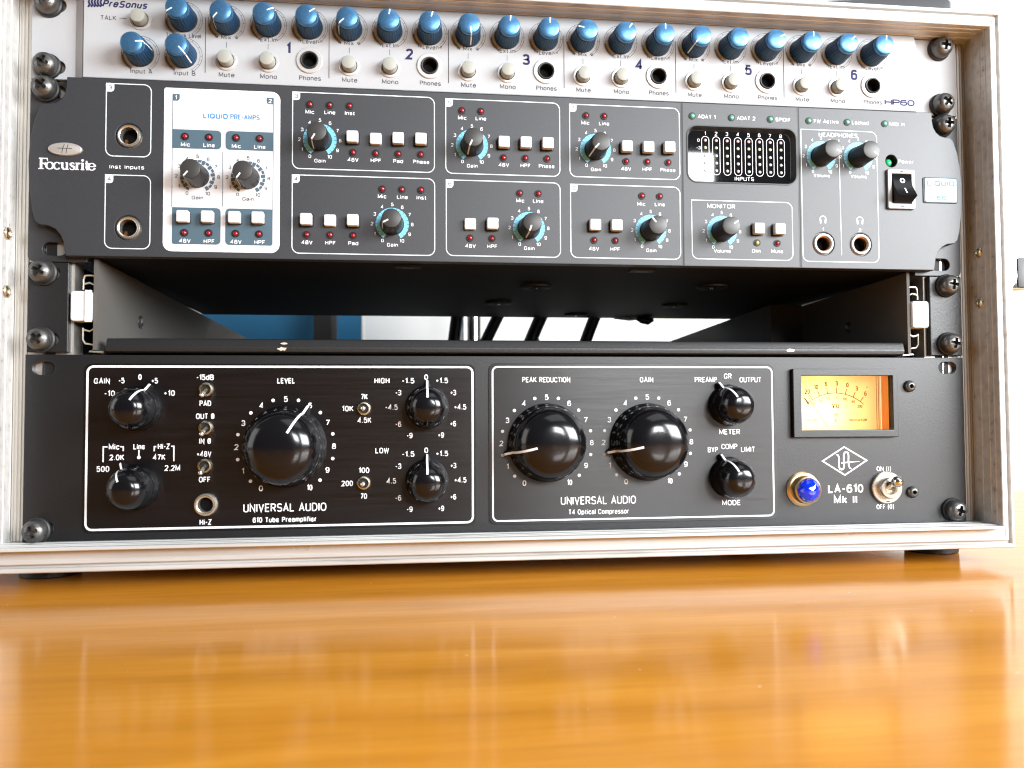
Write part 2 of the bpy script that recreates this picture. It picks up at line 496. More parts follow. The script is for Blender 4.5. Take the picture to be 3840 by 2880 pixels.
# ---- single-line lettering: every character is drawn as strokes; SQ bends the curves from round (2) to squarish (5)
SQ = [2.5]
def _A(cx, cy, rx, ry, a0, a1):
    return ('A', cx, cy, rx, ry, a0, a1)
def _O(cx, cy, rx, ry):
    return [_A(cx, cy, rx, ry, 0, 360)]
_S = lambda k, w=0.28: [_A(w + .01, .745 * k, w - .01, .255 * k, 65, -180), _A(w + .01, .245 * k, w + .01, .245 * k, 0, 245)]
GL = {
 'A': (.66, [[(0, 0), (.33, 1), (.66, 0)], [(.12, .33), (.54, .33)]]),
 'B': (.62, [[(0, 0), (0, 1), (.3, 1), _A(.3, .76, .27, .24, 0, 180), (0, .52)], [(.3, .52), _A(.31, .26, .31, .26, 0, 180), (0, 0)]]),
 'C': (.62, [[_A(.33, .5, .33, .5, 62, -242)]]),
 'D': (.64, [[(0, 0), (0, 1), (.25, 1), _A(.25, .5, .39, .5, 0, 180), (0, 0)]]),
 'E': (.52, [[(.52, 1), (0, 1), (0, 0), (.52, 0)], [(0, .52), (.46, .52)]]),
 'F': (.5, [[(.52, 1), (0, 1), (0, 0)], [(0, .52), (.45, .52)]]),
 'G': (.66, [[_A(.33, .5, .33, .5, 62, -270), (.66, .45), (.4, .45)]]),
 'H': (.62, [[(0, 0), (0, 1)], [(.62, 0), (.62, 1)], [(0, .52), (.62, .52)]]),
 'I': (.02, [[(.01, 0), (.01, 1)]]),
 'K': (.6, [[(0, 0), (0, 1)], [(.57, 1), (0, .4)], [(.2, .58), (.6, 0)]]),
 'L': (.5, [[(0, 1), (0, 0), (.5, 0)]]),
 'M': (.76, [[(0, 0), (0, 1), (.38, .15), (.76, 1), (.76, 0)]]),
 'N': (.62, [[(0, 0), (0, 1), (.62, 0), (.62, 1)]]),
 'O': (.68, [_O(.34, .5, .34, .5)]),
 'P': (.58, [[(0, 0), (0, 1), (.3, 1), _A(.3, .74, .28, .26, 0, 180), (0, .48)]]),
 'Q': (.68, [_O(.34, .5, .34, .5), [(.42, .25), (.68, -.06)]]),
 'R': (.6, [[(0, 0), (0, 1), (.3, 1), _A(.3, .74, .28, .26, 0, 180), (0, .48)], [(.3, .48), (.6, 0)]]),
 'S': (.58, [_S(1)]),
 'T': (.58, [[(0, 1), (.58, 1)], [(.29, 1), (.29, 0)]]),
 'U': (.62, [[(0, 1), (0, .3), _A(.31, .3, .31, .3, -90, -270), (.62, 1)]]),
 'V': (.64, [[(0, 1), (.32, 0), (.64, 1)]]),
 'W': (.9, [[(0, 1), (.22, 0), (.45, .9), (.68, 0), (.9, 1)]]),
 'X': (.6, [[(0, 0), (.6, 1)], [(0, 1), (.6, 0)]]),
 'Y': (.62, [[(0, 1), (.31, .48), (.62, 1)], [(.31, .48), (.31, 0)]]),
 'Z': (.56, [[(0, 1), (.56, 1), (0, 0), (.56, 0)]]),
 'a': (.5, [[_A(.25, .46, .24, .26, -65, 90), (.49, 0)], [(.49, .42), (.22, .42), _A(.21, .21, .21, .21, 0, -180), (.3, 0), (.49, .1)]]),
 'b': (.52, [[(0, 0), (0, 1)], _O(.26, .36, .26, .36)]),
 'c': (.48, [[_A(.25, .36, .25, .36, 60, -240)]]),
 'd': (.52, [[(.52, 0), (.52, 1)], _O(.26, .36, .26, .36)]),
 'e': (.52, [[(.02, .38), (.52, .38), _A(.26, .36, .26, .36, 88, -235)]]),
 'f': (.3, [[_A(.3, .82, .18, .18, 20, -90), (.12, 0)], [(0, .7), (.3, .7)]]),
 'h': (.48, [[(0, 0), (0, 1)], [(0, .4), _A(.24, .45, .24, .27, -90, 90), (.48, 0)]]),
 'i': (.02, [[(.01, 0), (.01, .72)], [(.01, .88), (.01, 1)]]),
 'k': (.48, [[(0, 0), (0, 1)], [(.44, .72), (0, .28)], [(.17, .43), (.48, 0)]]),
 'l': (.02, [[(.01, 0), (.01, 1)]]),
 'm': (.78, [[(0, 0), (0, .72)], [(0, .45), _A(.2, .48, .2, .24, -90, 90), (.39, 0)], [(.39, .45), _A(.585, .48, .195, .24, -90, 90), (.78, 0)]]),
 'n': (.48, [[(0, 0), (0, .72)], [(0, .4), _A(.24, .45, .24, .27, -90, 90), (.48, 0)]]),
 'o': (.52, [_O(.26, .36, .26, .36)]),
 'p': (.52, [[(0, -.26), (0, .72)], _O(.26, .36, .26, .36)]),
 'r': (.28, [[(0, 0), (0, .72)], [(0, .42), _A(.22, .44, .22, .28, -90, 15)]]),
 's': (.46, [_S(.72, .22)]),
 't': (.32, [[(.13, .95), (.13, .18), _A(.29, .18, .16, .18, -90, -185)], [(0, .7), (.32, .7)]]),
 'u': (.48, [[(.48, .72), (.48, 0)], [(0, .72), (0, .27), _A(.24, .27, .24, .27, -90, -270)]]),
 'v': (.5, [[(0, .72), (.25, 0), (.5, .72)]]),
 'w': (.74, [[(0, .72), (.18, 0), (.37, .66), (.56, 0), (.74, .72)]]),
 'x': (.48, [[(0, 0), (.48, .72)], [(0, .72), (.48, 0)]]),
 '0': (.56, [_O(.28, .5, .28, .5)]),
 '1': (.24, [[(0, .78), (.22, 1), (.22, 0)]]),
 '2': (.56, [[_A(.28, .72, .27, .28, -72, 105), (0, 0), (.57, 0)]]),
 '3': (.56, [[_A(.27, .755, .25, .245, -70, 180), _A(.27, .255, .29, .255, 0, 250)]]),
 '4': (.6, [[(.44, 0), (.44, 1), (0, .3), (.6, .3)]]),
 '5': (.56, [[(.52, 1), (.08, 1), (.05, .56), _A(.28, .325, .28, .325, -48, 245)]]),
 '6': (.56, [_O(.28, .31, .28, .31), [_A(.3, .5, .3, .5, 48, -90), (0, .32)]]),
 '7': (.54, [[(0, 1), (.54, 1), (.18, 0)]]),
 '8': (.56, [_O(.28, .76, .24, .24), _O(.28, .26, .28, .26)]),
 '9': (.56, [_O(.28, .69, .28, .31), [_A(.26, .5, .3, .5, 228, 90), (.56, .68)]]),
 '+': (.46, [[(0, .46), (.46, .46)], [(.23, .22), (.23, .7)]]),
 '-': (.3, [[(0, .44), (.3, .44)]]),
 '.': (.06, [[(.03, 0), (.03, .1)]]),
 '(': (.2, [[_A(.24, .42, .22, .62, -15, -165)]]),
 ')': (.2, [[_A(-.04, .42, .22, .62, 15, 165)]]),
 '%': (.7, [_O(.15, .8, .15, .2), _O(.55, .2, .15, .2), [(.08, 0), (.62, 1)]]),
 '\u00d8': (.56, [_O(.28, .5, .28, .5), [(.04, -.04), (.52, 1.04)]]),
 ' ': (.22, []),
}
def _lines(c):
    n = SQ[0]
    out = []
    for st in GL[c][1]:
        pts = []; closed = False
        for e in st:
            if e[0] == 'A':
                _, cx, cy, rx, ry, a0, a1 = e
                k = max(4, int(abs(a1 - a0) / 15))
                for i in range(k + 1):
                    a = radians(a0 + (a1 - a0) * i / k)
                    sx, sy = sin(a), cos(a)
                    f = (abs(sx) ** n + abs(sy) ** n) ** (-1 / n)
                    pts.append((cx + rx * f * sx, cy + ry * f * sy))
                if abs(a1 - a0) >= 360:
                    pts.pop(); closed = True
            else:
                pts.append(e)
        out.append((cleaned(pts), closed))
    return out

def rr(x0, x1, z0, z1, r, n=6):
    """rounded rectangle; r is one radius or (top left, top right, bottom right, bottom left)"""
    tl, tr, br, bl = r if isinstance(r, (tuple, list)) else (r,) * 4
    out = []
    for cx, cz, rad, a0 in ((x0 + tl, z1 - tl, tl, 270), (x1 - tr, z1 - tr, tr, 0), (x1 - br, z0 + br, br, 90), (x0 + bl, z0 + bl, bl, 180)):
        if rad <= 0:
            out.append((cx, cz)); continue
        for i in range(n + 1):
            a = radians(a0 + 90 * i / n)
            out.append((cx + rad * sin(a), cz + rad * cos(a)))
    return out

def circ(x, z, r, n=32):
    return [(x + r * sin(2 * pi * i / n), z + r * cos(2 * pi * i / n)) for i in range(n)]

def arc(x, z, r, a0, a1, n=16):
    return [(x + r * sin(radians(a0 + (a1 - a0) * i / n)), z + r * cos(radians(a0 + (a1 - a0) * i / n))) for i in range(n + 1)]

def thing(name, label, cat, at=(0, 0, 0), group=None, kind=None):
    o = bpy.data.objects.new(name, None); COL.objects.link(o)
    o.empty_display_size = 0.02
    o['_at'] = at
    o.location = tuple(a * MM for a in at)
    tag(o, label, cat, group, kind)
    return o

def tag(o, label=None, cat=None, group=None, kind=None):
    if label: o['label'] = label
    if cat: o['category'] = cat
    if group: o['group'] = group
    if kind: o['kind'] = kind
    return o

def dup(src, at, rot=None, parent=None):
    """copy of an object and of its children, moved to at (mm)"""
    o = src.copy(); COL.objects.link(o)
    o['_at'] = at
    p = parent if parent is not None else src.parent
    ppos = tuple(p['_at']) if p is not None else (0, 0, 0)
    o.parent = p
    o.location = tuple((a - b) * MM for a, b in zip(at, ppos))
    if rot is not None:
        o.rotation_euler = (0, radians(rot), 0)
    for ch in src.children:
        c = ch.copy(); COL.objects.link(c); c.parent = o
    return o

def turn(o, deg):
    o.rotation_euler = (0, radians(deg), 0)

# ------------------------------------------------------------------ setting
t = MB()
t.prism(rr(-900, 900, -820, 345, 6), 0, 24, 'wood')
top = MB()
top.add([(a, c, -22.8 - b) for a, b, c in t.v], [tuple(reversed(f)) for f in t.f], 'wood')
tag(top.build('table_top'), 'polished orange brown wooden table top under the rack case', 'table', kind='structure')
w = MB().box(-2500, 2500, 900, 960, -800, 2200, 'wall_paint')
tag(w.build('wall'), 'plain cream wall behind the rack case', 'wall', kind='structure')

# ------------------------------------------------------------------ rack case
case = thing('rack_case', 'wide open-fronted rack case with worn silver aluminium edges holding all the gear', 'rack case', (0, 200, -22.8))
IX, Z0, Z1 = 248.5, -1.4, 264.2                     # inner faces of the opening
# body: four plywood walls, open front and rear
b = MB()
D1 = 338
b.box(-IX - 9, -IX, 2, D1, Z0 - 9, Z1 + 9, 'case_side')
b.box(IX, IX + 9, 2, D1, Z0 - 9, Z1 + 9, 'case_side')
b.box(-IX, IX, 2, D1, Z1, Z1 + 9, 'case_side')
b.box(-IX, IX, 2, D1, Z0 - 9, Z0, 'case_side')
b.build('case_body', case)
# extruded edge: profile (outward offset, depth y) swept round the opening with mitred corners
prof = [(0, 1.9), (0, -3.2), (-0.35, -3.5), (-0.35, -4.1), (0, -4.4), (0, -9.0), (-0.35, -9.3), (-0.35, -9.9), (0, -10.2), (0, -13.0),
        (-0.35, -13.3), (-0.35, -13.9), (0, -14.2), (0, -17.6), (0.3, -18.0), (1.4, -18.0), (1.7, -17.6), (2.0, -12.2), (2.6, -11.2), (4.2, -10.6),
        (6.5, -10.5), (7.2, -10.9), (8.4, -10.9), (8.9, -10.4), (9.2, -8.6), (10.3, -8.6), (10.6, -10.3), (11.0, -10.7), (12.2, -10.7), (12.7, -10.2), (12.7, 17.5), (12.2, 18.0), (9.05, 18.0), (9.05, 1.9)]
e = MB()
vs = []; fs = []
for d, y in prof:
    for sx, sz in ((-1, 0), (-1, 1), (1, 1), (1, 0)):
        vs.append((sx * (IX + d), y, (Z1 + d) if sz else (Z0 - d)))
n = len(prof)
for k in range(n - 1):
    for i in range(4):
        j = (i + 1) % 4
        fs.append((k * 4 + i, k * 4 + j, (k + 1) * 4 + j, (k + 1) * 4 + i))
e.add(vs, fs, 'aluminium')
e.build('edge_frame', case, angle=25)
# ribbed rails the units screw into
for s in (-1, 1):
    r = MB()
    xs = [(221, 3.2), (239.2, 3.2), (241.9, 3.2), (242.1, 2.7), (243.2, 2.7), (243.4, 3.3), (243.9, 3.3), (244.1, 2.7), (244.9, 2.7), (245.1, 3.3),
          (245.6, 3.3), (245.8, 2.7), (246.5, 2.7), (246.7, 3.3), (247.2, 3.3), (247.4, 2.8), (248.0, 2.8), (248.1, 6.0), (248.2, 14.0), (221, 14.0)]
    xs = [(s * a, y) for a, y in xs]
    vs = [(a, y, zz) for zz in (Z0 + 0.2, Z1 - 0.2) for a, y in xs]
    n = len(xs)
    fs = [(i, (i + 1) % n, n + (i + 1) % n, n + i) for i in range(n)]
    fs += [tuple(range(n)), tuple(reversed(range(n, 2 * n)))]
    r.add(vs, fs, 'rail')
    # dark slot strip with threaded bars behind the panel holes
    xa, xb = (-234.1, -229.2) if s < 0 else (227.0, 234.6)
    r.box(xa, xb, 2.9, 3.15, Z0 + 2, Z1 - 2, 'black_hole')
    r.box(s * 232.9 - 2.0, s * 232.9 - 1.2, 2.6, 2.88, Z0 + 2, Z1 - 2, 'chrome')
    r.build('rack_rail', case)
    for zz in (117.4, 145.0):
        q = MB()
        pr = [(3.0, 0), (3.0, 0.7), (2.6, 1.2), (1.5, 1.5), (1.3, 0.9), (0.2, 0.9)]
        q.lathe(pr, 0, 0, 0, 'brass', 18, mod=lambda a, k, r_, h: 0.18 * sin(7 * a) if k < 4 else 0)
        q2 = MB(); q2.add([(s * (IX - 0.02) + s * y, -5 + x, zz + z) for x, y, z in q.v], [tuple(reversed(f)) if s > 0 else f for f in q.f], 'brass')
        q2.build('rivet', case)
# rubber feet
foot0 = None
for fx, fy in ((243, 34), (-243, 34), (243, 300), (-243, 300)):
    f = MB()
    pr = [(13.6, 0.0), (14.2, 0.6), (15.0, 12.0), (14.6, 12.35), (0.2, 12.35)]
    f.lathe(pr, 0, 0, 0, 'rubber', 32)
    g = MB(); g.add([(fx + x, fy + z, -22.8 - y) for x, y, z in f.v], f.f, 'rubber')
    g.build('rubber_foot', case, (fx, fy, -22.8))
# butterfly latch on the outer right side
l = MB()
l.box(261.25, 267.6, -3, 40, 112, 157.5, 'case_side')
l.box(261.3, 268.4, -4.2, -3, 112.5, 157, 'chrome')
lt = l.build('latch_plate', case)
l = MB()
l.prism(rr(268.6, 278.5, 125.5, 144, 1.2), -3.5, 8, 'chrome', 0.6)
l.prism(rr(272.2, 276.9, 126.5, 143, 1.0), -4.2, -3.4, 'black_matt', 0.2)
l.build('latch_handle', lt)

# ------------------------------------------------------------------ shared part builders
HF = -4.0        # headphone amplifier front plane
LF = -6.0        # audio interface front plane
PF = 0.0         # preamplifier front plane
INK = 0.06

def box_frame(mb, x0, x1, z0, z1, r, y, mt, w=0.45, tlsq=True):
    mb.stroke(rr(x0, x1, z0, z1, (0 if tlsq else r, r, r, r)), w, y, mt, True)

def led_part(parent, x, z, y, mt, r=1.15):
    q = MB()
    q.lathe([(1.9, 0.02), (1.85, 0.30), (1.35, 0.34), (1.25, 0.1)], x, z, y, 'black_hole', 22)
    q.lathe([(r, 0.12), (r * 0.95, 0.5), (r * 0.7, 0.85), (r * 0.35, 1.02), (0.02, 1.06)], x, z, y, mt, 18)
    return q.build('indicator_light', parent, (x, y, z))

# ------------------------------------------------------------------ headphone amplifier (top unit)
hp = thing('headphone_amplifier', 'silver one-unit headphone amplifier with a row of blue knobs, at the top of the rack', 'headphone amplifier', (0, 0, 222))
ch = [-119.0 + 59.62 * i for i in range(6)]                 # channel number positions
jack_x = [c + 10.2 for c in ch]
z_knob, z_btn, z_jack = 252.0, 233.2, 234.9
SQ[0] = 3.0
p = MB()
# face bows outwards at the right end
arc_r = [(214.6 + 2.0 * (1 - ((z - 242) / 21.0) ** 2), z) for z in [221.9 + 41.9 * i / 14 for i in range(15)]]
outline = [(-216, 221.9), (-216, 263.8)] + list(reversed(arc_r))
p.sheet(outline, [circ(x, z_jack, 4.3, 24) for x in jack_x], HF, 4.0, 'silver_paint', 0.5)
# sloped cheek at the left end
p.add([(-216.2, HF + 0.25, 222), (-220.6, -0.3, 222), (-220.6, -0.3, 263.8), (-216.2, HF + 0.25, 263.8)], [(0, 1, 2, 3)], 'silver_paint')
Y = HF - INK
def knob_scale(x, z):
    p.ring(x, z, 8.75, 8.95, Y, 'print_grey', -150, 150, 48)
    p.ring(x, z, 7.75, 7.9, Y, 'print_grey', -150, 150, 48)
    p.ring(x, z, 8.05, 8.6, Y, 'print_grey', -150, -95, 10)
    for k in range(11):
        a = radians(-150 + 30 * k)
        L = 9.1 if k in (0, 10) else 8.7
        p.stroke([(x + 7.8 * sin(a), z + 7.8 * cos(a)), (x + L * sin(a), z + L * cos(a))], 0.28 if k in (0, 10) else 0.18, Y, 'print_dark' if k in (0, 10) else 'print_grey')
TH = 0.0
for i in range(6):
    m, ex, lv = ch[i] - 29.9, ch[i] - 9.9, jack_x[i]
    for x in (m, ex, lv):
        knob_scale(x, z_knob)
    p.text('Mix', m - 0.2, 244.8, 2.1, Y, 'print_grey', w=4.6, bold=TH)
    p.text('A', m - 5.1, 244.9, 1.3, Y, 'print_dark'); p.text('B', m + 5.0, 244.8, 1.3, Y, 'print_dark')
    p.text('Ext.In', ex, 244.6, 2.2, Y, 'print_grey', w=7.6, bold=TH)
    p.text('Level', lv, 244.6, 2.2, Y, 'print_grey', w=7.0, bold=TH)
    p.text('1', lv - 5.8, 244.9, 1.3, Y, 'print_dark'); p.text('11', lv + 5.7, 244.8, 1.3, Y, 'print_dark')
    for x in (m, ex):
        p.stroke([(x, 242.5), (x, 239.5)], 0.2, Y, 'print_grey')
    p.text('Mute', m + 0.2, 226.0, 2.3, Y, 'print_grey', w=7.5, bold=TH)
    p.text('Mono', ex + 0.3, 226.0, 2.3, Y, 'print_grey', w=8.1, bold=TH)
    p.text('Phones', lv + 0.3, 226.1, 2.3, Y, 'print_grey', w=10.6, bold=TH)
    p.text(str(i + 1), ch[i], 240.6, 5.6, Y, 'print_navy', xs=1.05 if i else 0.9, bold=0.012)
    dx = ch[i] - 39.9
    p.stroke([(dx, 254.2), (dx, 226.5)], 0.35, Y, 'print_grey')
for x, z in ((-169.2, 252.6), (-189.4, 234.5), (-169.2, 234.7)):
    knob_scale(x, z)
p.text('TALK', -204.4, 251.6, 2.2, Y, 'print_grey', w=7.3, bold=TH)
p.stroke([(-199.3, 251.7), (-196.0, 251.7)], 0.25, Y, 'print_grey')
p.text('Talkback Level', -169.3, 244.6, 2.1, Y, 'print_grey', w=16.6, bold=TH)
p.text('Input A', -188.8, 225.9, 2.2, Y, 'print_grey', w=10.2, bold=TH)
p.text('Input B', -168.6, 225.9, 2.2, Y, 'print_grey', w=10.2, bold=TH)
p.text('PreSonus', -196.6, 258.6, 3.5, Y, 'print_navy', w=20.6, bold=0.012, shear=0.25)
for k in range(5):                                          # striped wave mark
    x = -213.4 + 1.35 * k
    p.stroke([(x - 0.5, 256.4 + 0.1 * k), (x + 0.35, 257.6), (x - 0.2, 259.2), (x + 0.5, 260.8)], [0.8, 1.05, 0.85, 0.7], Y, 'print_navy')
p.text('HP60', 205.0, 226.5, 3.3, Y, 'print_navy', w=17.4, bold=0.018, sp=-0.5)
p.build('front_panel', hp, angle=12)
# ears and chassis
q = MB()
def slot(x, z, w=10.6, h=6.6):
    return rr(x - w / 2, x + w / 2, z - h / 2, z + h / 2, h / 2 - 0.05)
q.sheet([(-241.3, 221.9), (-241.3, 263.9), (-216.5, 263.9), (-216.5, 221.9)], [slot(-230.8, 227.8), slot(-230.8, 258.4)], 0, 2.6, 'silver_paint', 0.3)
q.build('rack_ear', hp, angle=12)
q = MB()
q.sheet([(214, 221.9), (214, 263.9), (241.3, 263.9), (241.3, 221.9)], [slot(232, 227.3), slot(232, 258.4)], 0, 2.6, 'silver_paint', 0.3)
q.build('rack_ear', hp, angle=12)
MB().box(-215, 214, 0.2, 150, 223, 263, 'steel_black').build('chassis', hp)

def blue_knob(parent, at):
    q = MB()
    def kn(a, k, r, h):
        return (0.13 * cos(28 * a)) if 1 <= k <= 3 else 0
    q.lathe([(6.3, 0.1), (6.25, 0.8), (5.55, 9.6), (5.5, 10.2), (5.2, 10.35)], 0, 0, 0, 'knob_blue', 112, mod=kn)
    q.lathe([(6.5, 0.05), (6.45, 0.5), (6.2, 0.6)], 0, 0, 0, 'black_matt', 40, cap=False)
    k = q_build(q, 'knob', parent, at)
    c = MB()
    c.lathe([(5.15, 10.2), (5.3, 10.6), (5.25, 12.2), (4.95, 12.75), (4.2, 13.05), (2.5, 13.3), (0.05, 13.4)], 0, 0, 0, 'cap_blue', 48)
    cap = q_build(c, 'knob_cap', k, at, k)
    l = MB()
    strip(l, [(2.0, 13.42), (4.2, 13.12), (4.97, 12.85), (5.33, 12.2), (5.35, 10.5), (5.75, 9.6), (6.35, 2.2)], 0.62, 'print_pale')
    q_build(l, 'pointer_line', k, at, k)
    return k

def q_build(mb, name, parent, at, under=None):
    """build a mesh modelled round the origin at the point at"""
    mb.v = [(a + at[0], b + at[1], c + at[2]) for a, b, c in mb.v]
    return mb.build(name, under if under is not None else parent, at)

def strip(mb, prof, w, mt, x=0, z=0, y=0):
    """painted line along +z following a lathe profile (radius, height)"""
    vs = []
    for r, h in prof:
        vs += [(x - w / 2, y - h, z + r), (x + w / 2, y - h, z + r)]
    fs = [(2 * i, 2 * i + 1, 2 * i + 3, 2 * i + 2) for i in range(len(prof) - 1)]
    return mb.add(vs, fs, mt)

knob_list = [(-169.2, 252.6, -118), (-189.4, 234.5, 82), (-169.2, 234.7, 136)]
angs = [(-138, 62, 52), (-130, 6, 16), (170, 6, 4), (-75, 36, 2), (-140, 100, 60), (6, 45, 12)]
for i in range(6):
    for x, a in zip((ch[i] - 29.9, ch[i] - 9.9, jack_x[i]), angs[i]):
        knob_list.append((x, z_knob, a))
k0 = None
for x, z, a in knob_list:
    if k0 is None:
        k0 = blue_knob(hp, (x, HF, z)); turn(k0, a)
    else:
        dup(k0, (x, HF, z), a)

def hp_button(at):
    q = MB()
    q.lathe([(5.2, 0.05), (5.2, 0.35), (4.9, 0.6), (3.95, 0.6), (3.9, 0.1)], 0, 0, 0, 'washer_white', 40, cap=False)
    q.ring(0, 0, 3.4, 4.0, -0.12, 'black_matt')
    bz = q_build(q, 'push_button', hp, at)
    c = MB()
    c.lathe([(3.55, 0.1), (3.5, 4.4), (3.25, 4.95), (2.6, 5.2), (0.05, 5.3)], 0, 0, 0, 'button_grey', 36)
    q_build(c, 'button_cap', hp, at, bz)
    return bz
b0 = hp_button((-189.5, HF, 251.4))
for i in range(6):
    for x in (ch[i] - 29.9, ch[i] - 9.8):
        dup(b0, (x, HF, z_btn))

def jack_part(parent, at, flange, collar, hole, cf, cc, name='headphone_jack', proud=0.7, contact=None):
    q = MB()
    q.lathe([(flange, 0.05), (flange, proud * 0.6), (flange - 0.3, proud), (collar, proud)], 0, 0, 0, cf, 44, cap=False)
    q.lathe([(collar, proud), (collar - 0.1, proud + 0.5), (collar - 0.4, proud + 0.7), (hole + 0.1, proud + 0.6), (hole, proud + 0.2), (hole, -1.5)], 0, 0, 0, cc, 40, cap=False)
    q.lathe([(hole, -1.5), (hole, -18.0)], 0, 0, 0, 'black_hole', 30)
    if contact:
        q.box(-hole * 0.5, hole * 0.1, 1.0, 9, -hole * 0.95, -hole * 0.7, contact)
    return q_build(q, name, parent, at)
j0 = jack_part(hp, (jack_x[0], HF, z_jack), 6.5, 4.5, 3.5, 'washer_white', 'black_matt')
for x in jack_x[1:]:
    dup(j0, (x, HF, z_jack))

# ------------------------------------------------------------------ audio interface (second unit)
SQ[0] = 4.2
ai = thing('audio_interface', 'dark grey two-unit audio interface with a white preamp section and black level display', 'audio interface', (0, 0, 133))
p = MB()
NR = [(222.2, 220.9), (222.4, 216.0), (223.0, 212.8), (224.6, 210.0), (227.0, 208.2), (230.2, 207.5), (233.0, 207.3), (234.6, 205.4), (236.6, 199.5), (238.4, 190), (239.0, 180),
      (238.6, 168), (236.8, 155.4), (235.6, 151.2), (233.6, 149.4), (229.5, 149.0), (226.4, 147.4), (224.0, 144.6), (222.6, 141.0), (222.0, 136.8), (221.6, 134.7)]
NL = [(-x if abs(x) < 236 else -x, z) for x, z in reversed(NR)]
outline = [(x, z) for x, z in NR] + [(x, z) for x, z in NL]
disp = rr(84.9, 144.2, 179.2, 208.6, 5.0)
holes = [circ(-193.5, 193.2, 6.2), circ(-193.3, 148.5, 6.2), circ(158.8, 147.9, 6.2), circ(179.7, 147.9, 6.2), circ(198.2, 193.6, 3.3, 24), disp, rr(195.2, 210.4, 167.4, 188.6, 1.0)]
p.sheet(outline, holes, LF, 6.0, 'grey_powder', 0.35)
Y = LF - INK
# grooves between the three face sections
for x in (82.0, 146.0):
    p.box(x - 0.40, x + 0.40, LF - 0.04, LF + 0.2, 134.9, 220.8, 'black_hole')
    p.box(x - 0.75, x - 0.42, LF - 0.09, LF + 0.2, 134.9, 220.8, 'dark_ear')
def channel_box(x0, x1, z0, z1, num, pale='print_pale'):
    box_frame(p, x0, x1, z0, z1, 3.4, Y, pale)
    p.flat(rr(x0 - 0.2, x0 + 3.6, z1 - 4.0, z1 + 0.2, (0, 0, 1.6, 0)), Y - 0.02, pale)
    p.text(num, x0 + 1.8, z1 - 1.95, 2.0, Y - 0.05, 'print_slate', xs=1.25)
TX = dict(xs=1.28, bold=0.004)
def label(s, x, z, mt='print_white', h=1.9, **k):
    a = dict(TX); a.update(k)
    p.text(s, x, z, h, Y, mt, **a)
channel_box(-204.1, -183.4, 183.2, 218.5, '3'); channel_box(-204.0, -183.3, 138.5, 174.0, '4')
label('Inst Inputs', -194.3, 178.0, w=15.9)
channel_box(-116.6, -46.9, 179.8, 218.0, '3'); channel_box(-116.6, -46.8, 137.8, 176.6, '4')
channel_box(-41.2, 17.1, 179.7, 217.7, '5'); channel_box(-41.0, 17.1, 138.0, 176.3, '6')
channel_box(22.3, 80.5, 179.9, 217.5, '7'); channel_box(22.5, 80.4, 138.1, 175.9, '8')
box_frame(p, 86.6, 141.6, 138.6, 169.4, 3.4, Y, 'print_pale', 0.4)
box_frame(p, 147.2, 190.0, 138.3, 209.0, 3.4, Y, 'print_pale', 0.4)
p.stroke([(168.5, 204.2), (168.8, 141.9)], 0.35, Y, 'print_pale')
label('MONITOR', 102.6, 166.5, h=2.2, w=15.2)
label('HEADPHONES', 168.2, 206.5, h=2.3, w=22.0)
for s, a, c in (('ADAT 1', 90.6, 100.2), ('ADAT 2', 111.9, 122.0), ('SPDIF', 133.2, 141.5), ('FW Active', 154.6, 168.5), ('Locked', 176.1, 185.7), ('MIDI In', 197.7, 206.3)):
    label(s, (a + c) / 2, 213.7, h=2.0, w=c - a)
label('Power', 206.6, 193.4, h=1.9, w=8.7)
# white section
p.flat(rr(-177.2, -122.7, 137.8, 217.4, (0.8, 4.0, 4.0, 4.0)), Y, 'card_white')
p.stroke(rr(-177.2, -122.7, 137.8, 217.4, (0.8, 4.0, 4.0, 4.0)), 0.35, Y - 0.01, 'print_white', True)
Y2 = Y - 0.05
for x in (-173.4, -125.8):
    p.stroke([(x, 214.0), (x, 159.0)], 0.25, Y2, 'print_slate')
p.flat(rr(-173.5, -170.2, 211.3, 214.6, (0, 0, 1.3, 0)), Y2, 'print_slate'); p.text('1', -171.9, 212.9, 2.0, Y2 - 0.04, 'print_white', xs=1.2)
p.flat(rr(-129.1, -125.7, 211.3, 214.6, (0, 0, 0, 1.3)), Y2, 'print_slate'); p.text('2', -127.4, 212.9, 2.0, Y2 - 0.04, 'print_white', xs=1.2)
p.text('LIQUID', -153.3, 204.4, 2.5, Y2, 'print_blue', w=11.6, bold=0.014)
p.text('PRE-AMPS', -139.3, 204.4, 2.5, Y2, 'print_blue', w=13.9, bold=0.004)
for x0, x1, rad in ((-173.3, -150.5, (0, 2, 2, 0)), (-148.5, -125.9, (2, 0, 0, 2))):
    p.flat(rr(x0, x1, 188.0, 197.3, rad), Y2, 'print_slate')
for x0, x1, rad in ((-173.2, -150.5, (0, 2, 2, 1)), (-148.3, -125.9, (2, 0, 1, 2))):
    p.flat(rr(x0, x1, 141.2, 159.1, rad), Y2, 'print_slate')
p.stroke([(-149.7, 186.8), (-149.6, 160.0)], 0.28, Y2, 'print_slate')
Y = Y2 - 0.04
for x, s in ((-167.3, 'Mic'), (-156.2, 'Line'), (-143.4, 'Mic'), (-132.2, 'Line')):
    label(s, x, 189.9)
for x, s in ((-167.1, '48V'), (-155.8, 'HPF'), (-143.2, '48V'), (-132.0, 'HPF')):
    label(s, x, 142.8)
Y = LF - INK

